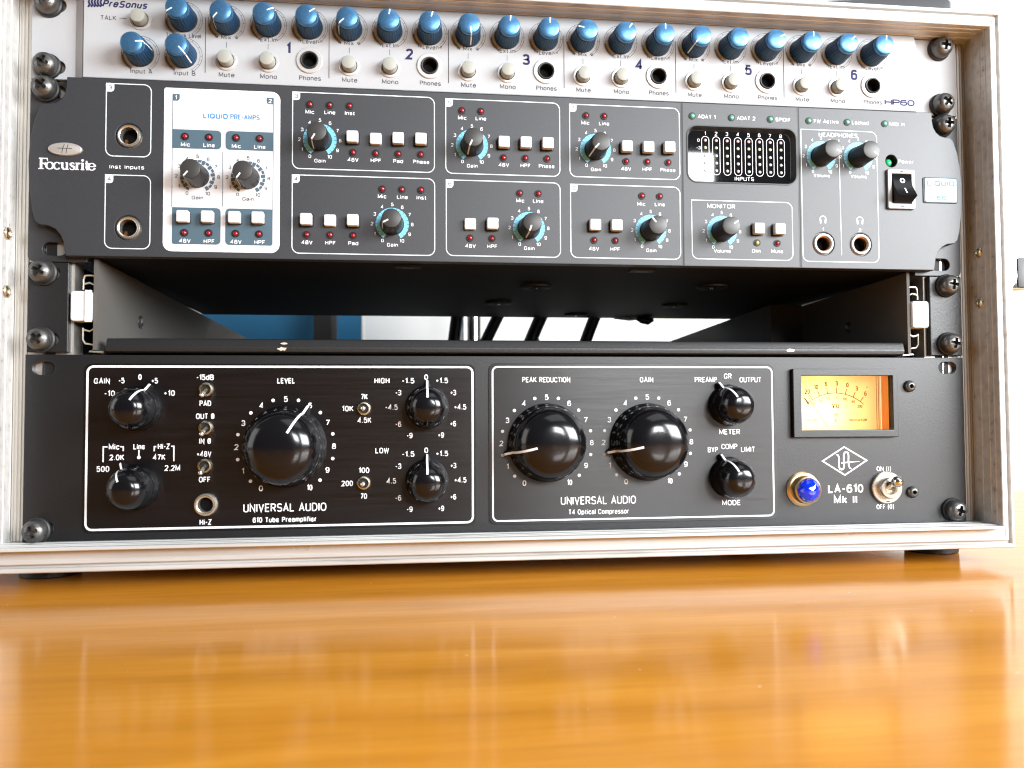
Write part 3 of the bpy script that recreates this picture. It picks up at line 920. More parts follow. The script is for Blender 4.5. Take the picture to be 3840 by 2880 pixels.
def gain_scale(x, z, name='Gain', white=False):
    y = (LF - 0.16) if white else Y
    blue = 'print_navy' if white else 'print_sky'
    ink = 'print_grey' if white else 'print_white'
    for k in range(20):
        a0 = -150 + 15 * k
        if white:
            p.ring(x, z, 6.2 if k % 2 else 7.0, 8.2, y, 'print_slate', a0 + 1.2, a0 + 13.8, 4)
        else:
            p.ring(x, z, 5.9, 8.2, y, blue, a0 + 0.9, a0 + 14.1, 4)
            a = radians(a0)
            p.stroke([(x + 5.9 * sin(a), z + 5.9 * cos(a)), (x + 7.2 * sin(a), z + 7.2 * cos(a))], 0.34, y, blue)
    for k in range(11):
        a = radians(-150 + 30 * k)
        R = 9.9 if k not in (0, 10) else 9.6
        p.text(str(k), x + R * sin(a), z + R * cos(a), 1.7, y, ink, xs=1.2)
    p.text(name, x + 0.1, z - 10.4, 1.8, y, ink, xs=1.28)
gains = [(-103.4, 194.4, -150, 'Gain', 0), (-67.9, 153.2, -118, 'Gain', 0), (-28.0, 194.2, -156, 'Gain', 0), (0.9, 152.8, -162, 'Gain', 0), (35.8, 194.3, -138, 'Gain', 0), (64.6, 152.9, -40, 'Gain', 0),
         (102.8, 153.3, 54, 'Volume', 0), (158.4, 194.8, 110, 'Volume', 0), (179.3, 194.9, 128, 'Volume', 0), (-161.5, 174.4, -140, 'Gain', 1), (-137.7, 174.4, -145, 'Gain', 1)]
for x, z, a, nme, wh in gains:
    gain_scale(x, z, nme, bool(wh))
# headphone pictograms
for x, s in ((158.7, '1'), (179.5, '2')):
    p.stroke(arc(x, 160.9, 1.75, -115, 115, 16), 0.45, Y, 'print_white')
    for sg in (-1, 1):
        p.flat(rr(x + sg * 1.35 - 0.42, x + sg * 1.35 + 0.42, 158.7, 160.9, 0.35), Y - 0.01, 'print_white')
    p.text(s, x, 155.5, 1.9, Y, 'print_white', xs=1.3)
# maker's name in a serif face drawn with strokes
U = 0.01617; BX, BZ = -234.4, 175.9
def FP(pts): return [(BX + a * U, BZ + b * U) for a, b in pts]
def FS(pts, ws): p.stroke(FP(pts), [k * U for k in ws] if isinstance(ws, list) else ws * U, Y, 'print_white')
def oval(cx, cy, rx, ry, a0=0, a1=360, thick=62, thin=22, n=24):
    pts = []; ws = []
    for i in range(n + 1):
        a = radians(a0 + (a1 - a0) * i / n)
        pts.append((cx + rx * sin(a), cy + ry * cos(a))); ws.append(thin + (thick - thin) * abs(sin(a)) ** 1.5)
    FS(pts, ws)
XH = 215
FS([(75, 0), (75, 320)], 70); FS([(0, 12), (150, 12)], 24); FS([(10, 318), (250, 318)], 30); FS([(240, 325), (258, 240)], [40, 14]); FS([(90, 170), (190, 168)], 30); FS([(190, 205), (190, 130)], 20)
FS([(150, 168), (240, 90)], [40, 20])
oval(315, XH / 2, 95, XH / 2 - 6)
oval(520, XH / 2, 88, XH / 2 - 6, 50, -232, 64, 22, 22); FS([(575, 185), (600, 165)], [40, 40])
FS([(665, XH), (665, 70), (690, 25), (735, 8), (785, 40)], [60, 60, 50, 28, 24]); FS([(795, XH), (795, 0)], 60); FS([(620, XH - 10), (670, XH - 10)], 22); FS([(750, XH - 10), (800, XH - 10)], 22); FS([(790, 10), (845, 10)], 22)
FS([(1000, 160), (985, 200), (935, 208), (890, 180), (895, 145), (945, 112), (1000, 80), (1005, 35), (960, 6), (900, 10), (875, 60)], [18, 24, 26, 40, 50, 62, 58, 44, 26, 22, 18])
FS([(1075, 0), (1075, XH)], 60); FS([(1025, 10), (1130, 10)], 22); FS([(1030, XH - 8), (1080, XH - 8)], 22); FS([(1090, 150), (1120, 200), (1165, 190)], [24, 34, 50])
FS([(1232, 0), (1232, XH)], 60); FS([(1180, 10), (1285, 10)], 22); FS([(1190, XH - 8), (1235, XH - 8)], 22); p.disc(BX + 1230 * U, BZ + 290 * U, 36 * U, Y, 'print_white')
FS([(1345, 275), (1345, 70), (1365, 20), (1410, 15)], [44, 60, 48, 18]); FS([(1300, XH - 10), (1400, XH - 10)], 24)
oval(1490, XH / 2, 92, XH / 2 - 6, -250, 88, 62, 22, 24); FS([(1415, 112), (1580, 112)], 22)
# labels of lamps and buttons are printed on the face as one thin layer
for x, z, s in ((-108.3, 208.3, 'Mic'), (-98.6, 208.4, 'Line'), (-88.8, 208.4, 'Inst'), (-87.2, 185.0, '48V'), (-76.0, 185.0, 'HPF'), (-65.0, 185.0, 'Pad'), (-53.5, 185.0, 'Phase'),
                (-72.9, 167.0, 'Mic'), (-62.9, 166.9, 'Line'), (-53.4, 166.9, 'Inst'), (-109.4, 143.2, '48V'), (-98.1, 143.2, 'HPF'), (-87.0, 143.2, 'Pad'),
                (-32.9, 208.2, 'Mic'), (-23.4, 208.2, 'Line'), (-11.8, 184.8, '48V'), (-0.7, 184.8, 'HPF'), (10.2, 184.8, 'Phase'),
                (-3.5, 166.7, 'Mic'), (5.7, 166.7, 'Line'), (-28.9, 143.0, '48V'), (-17.9, 143.0, 'HPF'),
                (30.5, 208.0, 'Mic'), (40.4, 208.0, 'Line'), (51.8, 184.7, '48V'), (63.0, 184.8, 'HPF'), (74.0, 184.8, 'Phase'),
                (59.6, 166.6, 'Mic'), (69.5, 166.6, 'Line'), (34.5, 142.8, '48V'), (45.6, 142.8, 'HPF'), (121.4, 143.3, 'Dim'), (132.9, 143.3, 'Mute')):
    label(s, x, z)
p.build('front_panel', ai, angle=12)

# flat ears behind the sculpted face, with slots, and the chassis
for s in (-1, 1):
    q = MB()
    xa, xb = sorted((s * 214, s * 241.2))
    hs = [slot(s * 229.0, 138.9, 11.0, 6.4), slot(s * 230.5, 215.6, 11.0, 6.4)]
    rc = (0.5, 0.5, 3.0, 0.5) if s > 0 else (0.5, 0.5, 0.5, 3.0)
    q.sheet(rr(xa, xb, 132.6, 220.4, rc), hs, -0.4, 2.6, 'dark_ear', 0.3)
    q.build('rack_ear', ai, angle=12)
q = MB()
q.box(-217, 217, 0.2, 223.5, 134.9, 220.0, 'steel_black')
q.build('chassis', ai)
for x, y in ((-0.2, 138.7), (15.2, 67.5), (66.1, 200.8), (125.6, 142.2), (121.4, 58.4)):
    f = MB(); f.lathe([(9.5, 0.0), (9.2, 1.0), (7.5, 1.6), (2.2, 0.6), (1.6, 1.0), (0.05, 1.1)], 0, 0, 0, 'black_hole', 28)
    f.lathe([(1.3, 0.9), (0.9, 1.5), (0.05, 1.6)], 0, 0, 0, 'chrome', 12)
    g = MB(); g.mats = list(f.mats)
    g.v = [(x + a, y + c, 134.85 + b) for a, b, c in f.v]; g.f = [tuple(reversed(k)) for k in f.f]; g.m = f.m
    g.build('bottom_screw', ai, (x, y, 134.9))
for x in (-60.3, 63.5):
    g = MB(); g.box(x - 6.5, x + 6.5, 4.5, 12.0, 134.0, 134.88, 'black_hole'); g.box(x - 3.2, x + 3.2, 6.5, 9.5, 133.8, 134.0, 'dark_ear')
    g.build('bottom_clip', ai, (x, 8, 134.4))
g = MB()
g.tube([(118, 215, 133.5), (122, 214, 132.6), (127, 213, 131.6), (131, 214, 132.8)], [1.2, 3.0, 3.2, 1.6], 'screw_black')
g.tube([(100, 216, 133.9), (112, 215, 133.2), (119, 215, 133.6)], [0.6, 1.4, 1.0], 'washer_white')
g.build('wing_nut', ai)

def grey_knob(at):
    q = MB()
    def kn(a, k, r, h):
        return (0.10 * cos(24 * a)) if 1 <= k <= 2 else 0
    q.lathe([(5.6, 0.1), (5.45, 0.8), (4.75, 12.3), (4.6, 12.8)], 0, 0, 0, 'knob_black', 96, mod=kn)
    k = q_build(q, 'knob', ai, at)
    c = MB(); c.lathe([(4.62, 12.75), (4.5, 13.0), (4.2, 13.12), (0.05, 13.12)], 0, 0, 0, 'knob_top', 40)
    q_build(c, 'knob_cap', ai, at, k)
    l = MB(); strip(l, [(1.7, 13.2), (4.3, 13.2), (4.72, 12.8), (4.95, 11.0), (5.55, 1.2)], 0.72, 'print_white')
    q_build(l, 'pointer_line', ai, at, k)
    return k
g0 = None
for x, z, a, nme, wh in gains:
    if g0 is None:
        g0 = grey_knob((x, LF, z)); turn(g0, a)
    else:
        dup(g0, (x, LF, z), a)

def square_button(at):
    q = MB()
    q.prism(rr(-3.45, 3.45, -3.45, 3.45, 0.9), -0.06, 0.0, 'black_hole')
    q.prism(rr(-2.9, 2.9, -2.9, 2.9, 0.75), -1.2, -0.05, 'black_matt')
    q.prism(rr(-2.85, 2.85, -2.85, 2.85, 0.8), -4.2, -1.1, 'button_white', 0.45)
    return q_build(q, 'push_button', ai, at)
btns = [(-167.4, 154.0, 0), (-156.0, 154.1, 0), (-143.4, 154.1, 0), (-132.4, 154.2, 0),
        (-87.3, 195.6, 0), (-76.0, 195.4, 1), (-64.9, 195.6, 0), (-53.7, 195.7, 0),
        (-109.5, 154.0, 0), (-98.2, 154.0, 1), (-87.0, 154.0, 0),
        (-12.0, 195.6, 0), (-0.8, 195.7, 0), (10.4, 195.7, 0), (-29.1, 153.8, 1), (-17.9, 153.9, 0),
        (51.6, 195.5, 0), (62.9, 195.5, 0), (74.1, 195.8, 0), (34.6, 154.5, 0), (45.8, 154.5, 0), (121.8, 154.5, 0), (133.1, 154.5, 0)]
s0 = None
for x, z, pressed in btns:
    at = (x, LF + (1.7 if pressed else 0) - 0.0, z)
    if s0 is None:
        s0 = square_button(at)
    else:
        dup(s0, at)
reds = [(-167.5, 193.8), (-156.3, 193.8), (-143.5, 194.0), (-132.3, 194.0), (-167.4, 146.7), (-156.1, 146.8), (-143.4, 146.8), (-132.3, 146.8),
        (-108.2, 212.0), (-98.6, 212.0), (-88.9, 212.0), (-87.2, 188.6), (-76.0, 188.6), (-64.9, 188.7), (-53.7, 188.7),
        (-72.8, 170.7), (-63.1, 170.7), (-53.6, 170.7), (-109.5, 147.0), (-98.2, 147.1), (-87.0, 147.1),
        (-33.0, 211.9), (-23.4, 211.9), (-12.0, 188.4), (-0.8, 188.5), (10.4, 188.6), (-3.7, 170.5), (5.8, 170.5), (-29.1, 147.0), (-18.0, 147.0),
        (30.9, 211.8), (40.4, 211.8), (51.8, 188.6), (63.0, 188.7), (74.2, 188.7), (60.0, 170.8), (69.5, 170.8), (34.6, 147.2), (45.7, 147.2), (133.0, 147.6)]
r0 = None
for x, z in reds:
    if r0 is None:
        r0 = led_part(ai, x, z, LF - 0.16, 'led_red')
    else:
        dup(r0, (x, LF - 0.16, z))
led_part(ai, 121.9, 147.6, LF - 0.1, 'led_olive')
gr0 = led_part(ai, 87.5, 213.8, LF - 0.05, 'led_green', 1.3)
for x in (108.9, 130.3, 151.8, 173.4, 194.8):
    dup(gr0, (x, LF - 0.05, 213.7))
# instrument and headphone sockets
for i, (x, z) in enumerate(((-193.5, 193.2), (-193.3, 148.5), (158.8, 147.9), (179.7, 147.9))):
    q = MB()
    br = 'nickel' if i < 2 else 'washer_white'
    q.lathe([(6.15, -1.2), (5.6, -0.8), (5.5, 0.2), (5.1, 0.75), (4.6, 0.8), (4.1, 0.45), (3.95, -0.6), (3.9, -3)], 0, 0, 0, br, 40, cap=False)
    q.lathe([(6.3, -1.3), (5.4, -1.3)], 0, 0, 0, 'black_hole', 30, cap=False)
    q.lathe([(3.9, -3), (3.9, -20)], 0, 0, 0, 'black_hole', 30)
    if i < 2:
        q.box(-2.3, -0.9, 1.5, 9, -3.6, -1.4, 'copper')
    else:
        q.lathe([(3.95, -0.5), (3.7, -0.6), (3.6, -2.2)], 0, 0, 0, 'copper', 30, cap=False)
    q_build(q, 'socket', ai, (x, LF, z))
# emblem
q = MB()
el = [(7.7 * sin(2 * pi * i / 40), 3.15 * cos(2 * pi * i / 40)) for i in range(40)]
q.prism(el, -1.1, 0, 'emblem', 0.5)
for pts in ([(-1.2, -2.2), (-0.9, 0), (-0.1, 2.2)], [(0.7, -2.2), (1.0, 0), (1.6, 2.2)], [(-3.2, 0.25), (3.4, 0.25)]):
    q.stroke(pts, 0.28, -1.15, 'print_dark')
q.stroke([(el[i][0] * 0.9, el[i][1] * 0.86) for i in range(40)], 0.35, -1.14, 'emblem', True)
q_build(q, 'emblem', ai, (-222.3, LF, 185.6))
# level display
q = MB()
n = len(disp)
inner = rr(86.2, 142.8, 180.4, 207.4, 3.8)
vs = [(a, LF - 0.35, c) for a, c in rr(84.3, 144.8, 178.6, 209.2, 5.6)] + [(a, LF - 0.35, c) for a, c in disp] + [(a, LF + 3.2, c) for a, c in inner]
fs = []
for k in range(2):
    for i in range(n):
        j = (i + 1) % n
        fs.append((k * n + i, k * n + j, (k + 1) * n + j, (k + 1) * n + i))
q.add(vs, fs, 'black_matt')
ds = q.build('level_display', ai)
q = MB()
q.flat(rr(85.6, 143.4, 179.8, 208.0, 4.2), LF + 3.1, 'glass_black')
gd = q.build('display_glass', ds)
q = MB()
K = 1.0078; dxx = lambda x: -55 + (x + 55) * K; dzz = lambda z: 58.8 + (z - 58.8) * K; yd = LF + 3.0
colx = [94.4 + 5.92 * i for i in range(8)]
for i, x in enumerate(colx):
    q.stroke(rr(dxx(x) - 2.0, dxx(x) + 2.0, dzz(183.0), dzz(203.2), 1.95), 0.3, yd, 'print_white', True)
    q.text(str(i + 1), dxx(x), dzz(204.9 - 0.02 * i), 1.9, yd, 'print_white', xs=1.2)
for s, z in (('0', 201.1), ('-3', 197.1), ('-6', 193.3)):
    q.text(s, dxx(90.7), dzz(z), 1.6, yd, 'print_white', xs=1.25)
q.text('INPUTS', dxx(115.4), dzz(181.3), 2.0, yd, 'print_white', w=10.6)
q.build('display_lettering', ds)
q0 = {}
for i, x in enumerate(colx):
    for k, z in enumerate((201.2, 197.3, 193.1, 189.2, 185.2)):
        mt = 'led_rose' if k == 0 else 'led_amber' if k == 1 else 'led_pale'
        at = (dxx(x), yd - 0.02, dzz(z))
        if mt not in q0:
            q = MB(); q.lathe([(0.85, 0.0), (0.7, 0.25), (0.03, 0.4)], 0, 0, 0, mt, 12)
            q0[mt] = q_build(q, 'level_light', ai, at, ds)
        else:
            dup(q0[mt], at, parent=ds)
# power lamp in its recess
q = MB()
q.lathe([(3.3, 0.0), (3.25, -4.0)], 0, 0, 0, 'black_hole', 28)
pl = q_build(q, 'power_light', ai, (198.2, LF, 193.6))
q = MB()
q.lathe([(2.0, -3.9), (2.0, -2.2), (1.7, -1.4), (1.0, -0.9), (0.05, -0.75)], 0, 0, 0, 'led_lit', 24)
q_build(q, 'lamp_lens', ai, (197.6, LF, 193.1), pl)
# rocker switch
q = MB()
o1 = rr(194.9, 210.6, 167.2, 188.8, 1.2); o2 = rr(197.4, 208.4, 170.2, 186.2, 0.3)
q.sheet(o1, [o2], LF - 1.7, 1.7, 'switch_grey', 0.35)
q.prism(rr(194.7, 210.8, 167.0, 189.0, 1.3), LF - 0.4, LF, 'black_matt')
for z, w in ((187.5, 1.6), (168.7, 2.2)):
    q.stroke([(202.9 - w / 2, z), (202.9 + w / 2, z)], 0.6, LF - 1.76, 'print_grey')
sw = q.build('rocker_switch', ai, angle=12)
q = MB()
yz = [(LF - 1.3, 185.9), (LF - 3.0, 179.5), (LF - 7.2, 173.2), (LF - 2.0, 170.4), (LF + 1.5, 170.4), (LF + 1.5, 185.9)]
vs = [(x, y, z) for x in (197.7, 208.1) for y, z in yz]
n = len(yz)
fs = [(i, (i + 1) % n, n + (i + 1) % n, n + i) for i in range(n)] + [tuple(range(n)), tuple(reversed(range(n, 2 * n)))]
q.add(vs, fs, 'black_gloss')
def rock(x, z):                                             # a point on the tilted rocker face
    if z > 179.5:
        f = (z - 179.5) / (185.9 - 179.5); return (x, LF - 3.0 + 1.7 * f - 0.08, z)
    f = (z - 173.2) / (179.5 - 173.2); return (x, LF - 7.2 + 4.2 * f - 0.08, z)
vs = []; fs = []
for i in range(24):
    a = 2 * pi * i / 24
    for r in (0.75, 1.45):
        vs.append(rock(202.9 + r * sin(a), 182.4 + r * cos(a)))
for i in range(24):
    j = (i + 1) % 24
    fs.append((2 * i, 2 * i + 1, 2 * j + 1, 2 * j))
q.add(vs, fs, 'print_white')
q.add([rock(202.6, 177.8), rock(203.3, 177.8), rock(203.3, 174.8), rock(202.6, 174.8)], [(0, 1, 2, 3)], 'print_white')
q.build('rocker', sw, angle=20)
# name badge
q = MB()
q.prism(rr(216.0, 235.8, 171.2, 185.2, 1.0), LF - 0.5, LF, 'badge_rim', 0.2)
q.prism(rr(216.7, 235.2, 171.7, 184.7, 0.9), LF - 0.9, LF - 0.4, 'badge_face', 0.25)
q.text('LIQUID', 225.9, 181.8, 2.6, LF - 0.96, 'badge_text', w=15.6)
q.text('56', 226.0, 173.9, 2.1, LF - 0.96, 'badge_text', w=5.4)
q.build('name_badge', ai)

# ------------------------------------------------------------------ rack shelf with sliding rails (third space)
sh = thing('rack_shelf', 'empty black slide-out rack shelf with a chipped front lip between two units', 'rack shelf', (0, 0, 88.5))
for s in (-1, 1):
    q = MB()
    xa, xb = sorted((s * 222.3, s * 241.0))
    q.sheet(rr(xa, xb, 89.0, 132.4, 0.4), [slot(s * 231.5, 95.2, 10, 6.4), slot(s * 231.5, 127.0, 10, 6.4)], -0.4, 2.6, 'shelf_black', 0.5)
    q.box(*sorted((s * 222.3, s * 224.0)), 2.2, 30, 89.2, 132.2, 'shelf_black')
    q.build('rack_ear', sh, angle=12)
    q = MB()                                                # side plate of the tray running back
    xa, xb = sorted((s * 209.2, s * 210.9))
    def plate(xa, xb, ya, yb):
        lt = lambda y: min(134.2, 135.5 - 0.0235 * y)
        pts = [(ya, 90.2), (ya, lt(ya)), (yb, lt(yb)), (yb, 90.2)]
        vs = [(x, y, z) for x in (xa, xb) for y, z in pts]
        q.add(vs, [(i, (i + 1) % 4, 4 + (i + 1) % 4, 4 + i) for i in range(4)] + [tuple(range(4)), tuple(reversed(range(4, 8)))], 'side_steel')
    plate(xa, xb, -0.2, 339)
    if s > 0:
        plate(186.5, 209.1, 120, 341)                       # slide mechanism beside the right plate
    q.build('side_plate', sh, smooth=False)
    q = MB()                                                # screw head on the inner face of the plate
    q.lathe([(3.6, 0.05), (3.5, 0.5), (2.2, 1.1), (1.0, 0.7), (0.05, 0.7)], 0, 0, 0, 'screw_black', 24)
    g = MB(); g.add([(s * 209.15 + s * y, 60 + x, 110.5 + z) for x, y, z in q.v], [tuple(reversed(f)) if s > 0 else f for f in q.f], 'screw_black')
    g.build('plate_screw', sh)
    # bent spring of the slide catch and its white grip
    q = MB()
    X = lambda a: s * a
    q.tube([(X(210.5), 2, 126.4), (X(213), 1.5, 126.6), (X(215.6), 1.5, 126.4), (X(216.2), 1.5, 124.5), (X(216.3), 1.5, 119.6)], 0.45, 'spring', 8)
    q.tube([(X(216.3), 1.5, 122.2), (X(213.4), 1.5, 123.0), (X(211.2), 1.5, 122.0), (X(210.8), 1.5, 119.2)], 0.45, 'spring', 8)
    q.tube([(X(210.8), 1.5, 103.2), (X(211.0), 1.5, 100.6), (X(213.2), 1.5, 99.4), (X(216.2), 1.5, 100.2)], 0.45, 'spring', 8)
    q.tube([(X(216.2), 1.5, 101.0), (X(216.2), 1.5, 95.2), (X(215.0), 1.5, 93.4), (X(210.5), 2, 92.7)], 0.45, 'spring', 8)
    q.tube([(X(210.2), 2, 91.6), (X(213), 1.5, 89.6), (X(206.5), 1.5, 89.2)], 0.6, 'spring', 8)
    cl = q.build('slide_catch', sh)
    q = MB()
    xa, xb = sorted((s * 211.4, s * 221.0))
    q.prism(rr(xa, xb, 104.0, 118.6, 1.4), -1.6, 6, 'clip_white', 0.8)
    if s < 0:
        q.box(-214.0, -211.2, -2.4, -1.2, 103.6, 118.9, 'clip_white')
    q.build('catch_grip', cl)
q = MB()                                                    # rolled front lip of the tray
pr = [(6, 96.0), (0.6, 96.0), (-0.6, 95.6), (-1.3, 94.6), (-1.5, 93.0), (-1.9, 92.2), (-2.1, 91.3), (-1.6, 89.6), (-0.4, 88.9), (6, 88.8)]
vs = [(x, y, z) for x in (-204.3, 205.8) for y, z in pr]
n = len(pr)
q.add(vs, [(i, (i + 1) % n, n + (i + 1) % n, n + i) for i in range(n)] + [tuple(range(n)), tuple(reversed(range(n, 2 * n)))], 'shelf_black')
q.box(-209, 209, 6, 330, 88.8, 90.0, 'shelf_black')
lip = q.build('front_lip', sh, angle=30)
for cx, cz, w, hgt in ((-121.3, 91.0, 4.6, 1.7), (-120.6, 93.6, 3.2, 1.0), (141.0, 91.4, 4.4, 1.4)):
    g = MB()
    pts = [(cx + w * (0.5 + 0.16 * random.uniform(-1, 1)) * sin(2 * pi * i / 14), cz + hgt * (0.5 + 0.2 * random.uniform(-1, 1)) * cos(2 * pi * i / 14)) for i in range(14)]
    g.prism(pts, -2.2, -1.2, 'chip')
    g.build('paint_chip', lip)

# ------------------------------------------------------------------ tube preamplifier (bottom unit)
SQ[0] = 2.6
pa = thing('tube_preamplifier', 'black two-unit preamplifier with an orange lit meter and blue jewel lamp, lowest in rack', 'preamplifier', (0, 0, -1))
p = MB()
ph = [slot(-233.2, 81.3, 10.2, 6.3), slot(232.1, 82.3, 10.2, 6.3), slot(-232.6, 5.0, 10.2, 6.3), slot(232.1, 5.2, 10.2, 6.3), rr(146.4, 198.2, 48.8, 78.1, 0.3), circ(-157.5, 15.1, 4.4, 28)]
p.sheet([(-241.6, -1.3), (-241.6, 87.9), (241.2, 87.9), (241.2, -1.3)], ph, PF, 3.0, 'black_hammer', 0.3)
Y = PF - INK
D = [(159.1, 32.4), (171.4, 39.8), (184.0, 32.5), (171.5, 24.8)]
p.stroke(D, 0.75, Y, 'print_white', True)
# monogram inside the diamond
lx = lambda a: 159.1 + (a - 595) / (1325 - 595) * 24.9
lz = lambda b: 39.7 - (b - 120) / (575 - 120) * 14.9
def LG(pts, w): p.stroke([(lx(a), lz(c)) for a, c in pts], w, Y, 'print_white')
LG([(820, 240), (850, 250), (868, 285), (865, 350), (862, 430), (880, 475), (910, 485), (940, 465), (948, 420), (945, 330), (945, 250), (960, 210), (990, 200), (1018, 215), (1025, 260), (1022, 340), (1028, 430), (1045, 465), (1070, 475)],
   [0.3] + [0.85] * 16 + [0.7, 0.3])
LG([(905, 380), (1000, 368), (1205, 355)], [0.7, 0.7, 0.3])
p.text('LA-610', 171.8, 17.6, 4.5, Y, 'print_white', w=20.0, bold=0.010)
p.text('Mk II', 171.6, 11.8, 4.3, Y, 'print_white', w=13.2, bold=0.012)
p.text('ON (I)', 193.7, 27.9, 2.5, Y, 'print_white', w=8.2)
p.text('OFF (0)', 194.1, 7.6, 2.5, Y, 'print_white', w=10.0)
p.build('front_panel', pa, angle=12)
q = MB()
q.box(-218, 145, 3.2, 300, 0, 86.5, 'steel_black'); q.box(199.5, 218, 3.2, 300, 0, 86.5, 'steel_black'); q.box(145, 199.5, 30, 300, 0, 86.5, 'steel_black')
q.build('chassis', pa)

def etext(mb, s, x, z, h=2.75, w=None, xs=0.86, y=None, bold=0.006):
    mb.text(s, x, z, h, PF - 0.5 - 0.06 if y is None else y, 'print_white', w=w, xs=xs, bold=bold)
YP = PF - 0.5 - 0.06
# left plate
p = MB()
p.sheet(rr(-214.6, -26.0, 2.3, 83.6, 3.4), [circ(-157.5, 15.1, 4.4, 28)], PF - 0.5, 0.48, 'black_brushed', 0.12)
p.stroke(rr(-213.0, -27.7, 3.9, 82.2, 2.9), 1.05, YP, 'print_white', True)
for s, x, z, w in (('GAIN', -206.4, 75.2, 7.3), ('-5', -197.4, 75.4, None), ('0', -188.9, 77.1, None), ('+5', -182.1, 75.3, None), ('-10', -202.8, 69.2, 4.9), ('+10', -175.2, 69.3, 5.2),
                   ('-15dB', -158.5, 77.0, 8.2), ('PAD', -158.3, 64.3, 5.5), ('OUT Ø', -158.3, 58.0, 8.7), ('IN Ø', -158.3, 45.9, 5.6), ('+48V', -158.7, 39.6, 7.0), ('OFF', -158.3, 27.2, 5.5), ('Hi-Z', -157.7, 6.6, 5.6),
                   ('Mic', -200.4, 43.5, 4.9), ('2.0K', -199.1, 38.4, 6.8), ('Line', -188.9, 43.5, 5.4), ('Hi-Z', -177.5, 43.5, 5.6), ('47K', -179.6, 38.3, 5.8), ('500', -205.4, 32.9, 5.9), ('2.2M', -173.4, 33.0, 7.2),
                   ('LEVEL', -119.9, 75.3, 8.6), ('7K', -81.8, 67.3, None), ('10K', -89.9, 61.4, 5.6), ('4.5K', -81.7, 55.6, 6.8), ('100', -81.9, 30.7, 5.2), ('200', -90.1, 24.3, 5.6), ('70', -82.0, 17.9, None),
                   ('HIGH', -73.1, 75.3, 7.5), ('LOW', -73.0, 40.4, 6.7)):
    etext(p, s, x, z, w=w)
eqL = (('-1.5', -60.1, 75.3), ('0', -51.1, 77.1), ('+1.5', -43.2, 75.4), ('-3', -65.0, 69.3), ('+3', -37.5, 69.3), ('-4.5', -68.4, 62.0), ('+4.5', -34.0, 62.0), ('-6', -65.0, 53.5), ('+6', -37.6, 53.6), ('-9', -59.4, 47.8), ('+9', -43.7, 47.9))
for s, x, z in eqL:
    etext(p, s, x, z, w={4: 6.2, 2: 3.0, 1: 1.9}[len(s)])
    s2 = '4.5' if s == '-4.5' else s
    etext(p, s2, x, z - 36.8, w={4: 6.2, 3: 4.7, 2: 3.0, 1: 1.9}[len(s2)])
for pts in ([(-205.35, 36.2), (-205.35, 43.5), (-203.4, 43.5)], [(-197.6, 43.5), (-196.2, 43.5), (-196.2, 41.4)], [(-181.9, 41.2), (-181.9, 43.4), (-181.0, 43.4)], [(-174.1, 43.5), (-172.8, 43.5), (-172.8, 36.3)], [(-189.0, 41.9), (-189.0, 39.0)]):
    p.stroke(pts, 0.62, YP, 'print_white')
p.disc(-189.0, 38.3, 0.85, YP, 'print_white')
def dial_marks(mb, x, z, R=23.4):
    for k in range(11):
        a = radians(-150 + 30 * k)
        etext(mb, str(k), x + R * sin(a), z + R * cos(a), h=2.8, w=None if k == 10 else (1.2 if k == 1 else 1.95), xs=0.82)
        if k < 10:
            a = radians(-135 + 30 * k)
            mb.disc(x + 23.6 * sin(a), z + 23.6 * cos(a), 0.85, YP, 'print_white')
dial_marks(p, -120.0, 42.8)
p.text('UNIVERSAL AUDIO', -120.1, 13.0, 4.1, YP, 'print_white', w=39.8, bold=-0.002)
p.text('610 Tube Preamplifier', -120.2, 7.1, 2.6, YP, 'print_white', w=30.6, bold=0.010)
p.build('left_label_plate', pa, angle=12)
pa.children[-1].name = 'label_plate'
# right plate
p = MB()
p.sheet(rr(-19.5, 133.1, 2.3, 84.2, 3.6), [], PF - 0.5, 0.48, 'black_brushed', 0.12)
p.stroke(rr(-17.5, 131.3, 4.2, 82.4, 2.7), 0.85, YP, 'print_white', True)
for s, x, z, w in (('PEAK REDUCTION', 10.2, 75.8, 24.9), ('GAIN', 63.0, 75.8, 7.2), ('PREAMP', 95.0, 75.8, 12.1), ('GR', 107.0, 77.7, 4.2), ('OUTPUT', 119.4, 75.8, 12.0), ('METER', 107.6, 48.4, 11.4),
                   ('BYP', 98.3, 39.1, 5.5), ('COMP', 107.3, 40.7, 8.7), ('LIMIT', 117.5, 39.1, 7.7), ('MODE', 108.0, 11.3, 10.0)):
    etext(p, s, x, z, w=w, bold=0.0)
dial_marks(p, 10.3, 43.4); dial_marks(p, 63.3, 43.4)
p.text('UNIVERSAL AUDIO', 37.0, 13.8, 4.1, YP, 'print_white', w=39.4, bold=-0.004)
p.text('T4 Optical Compressor', 37.1, 8.0, 2.6, YP, 'print_white', w=31.7, bold=0.0)
p.build('label_plate', pa, angle=12)

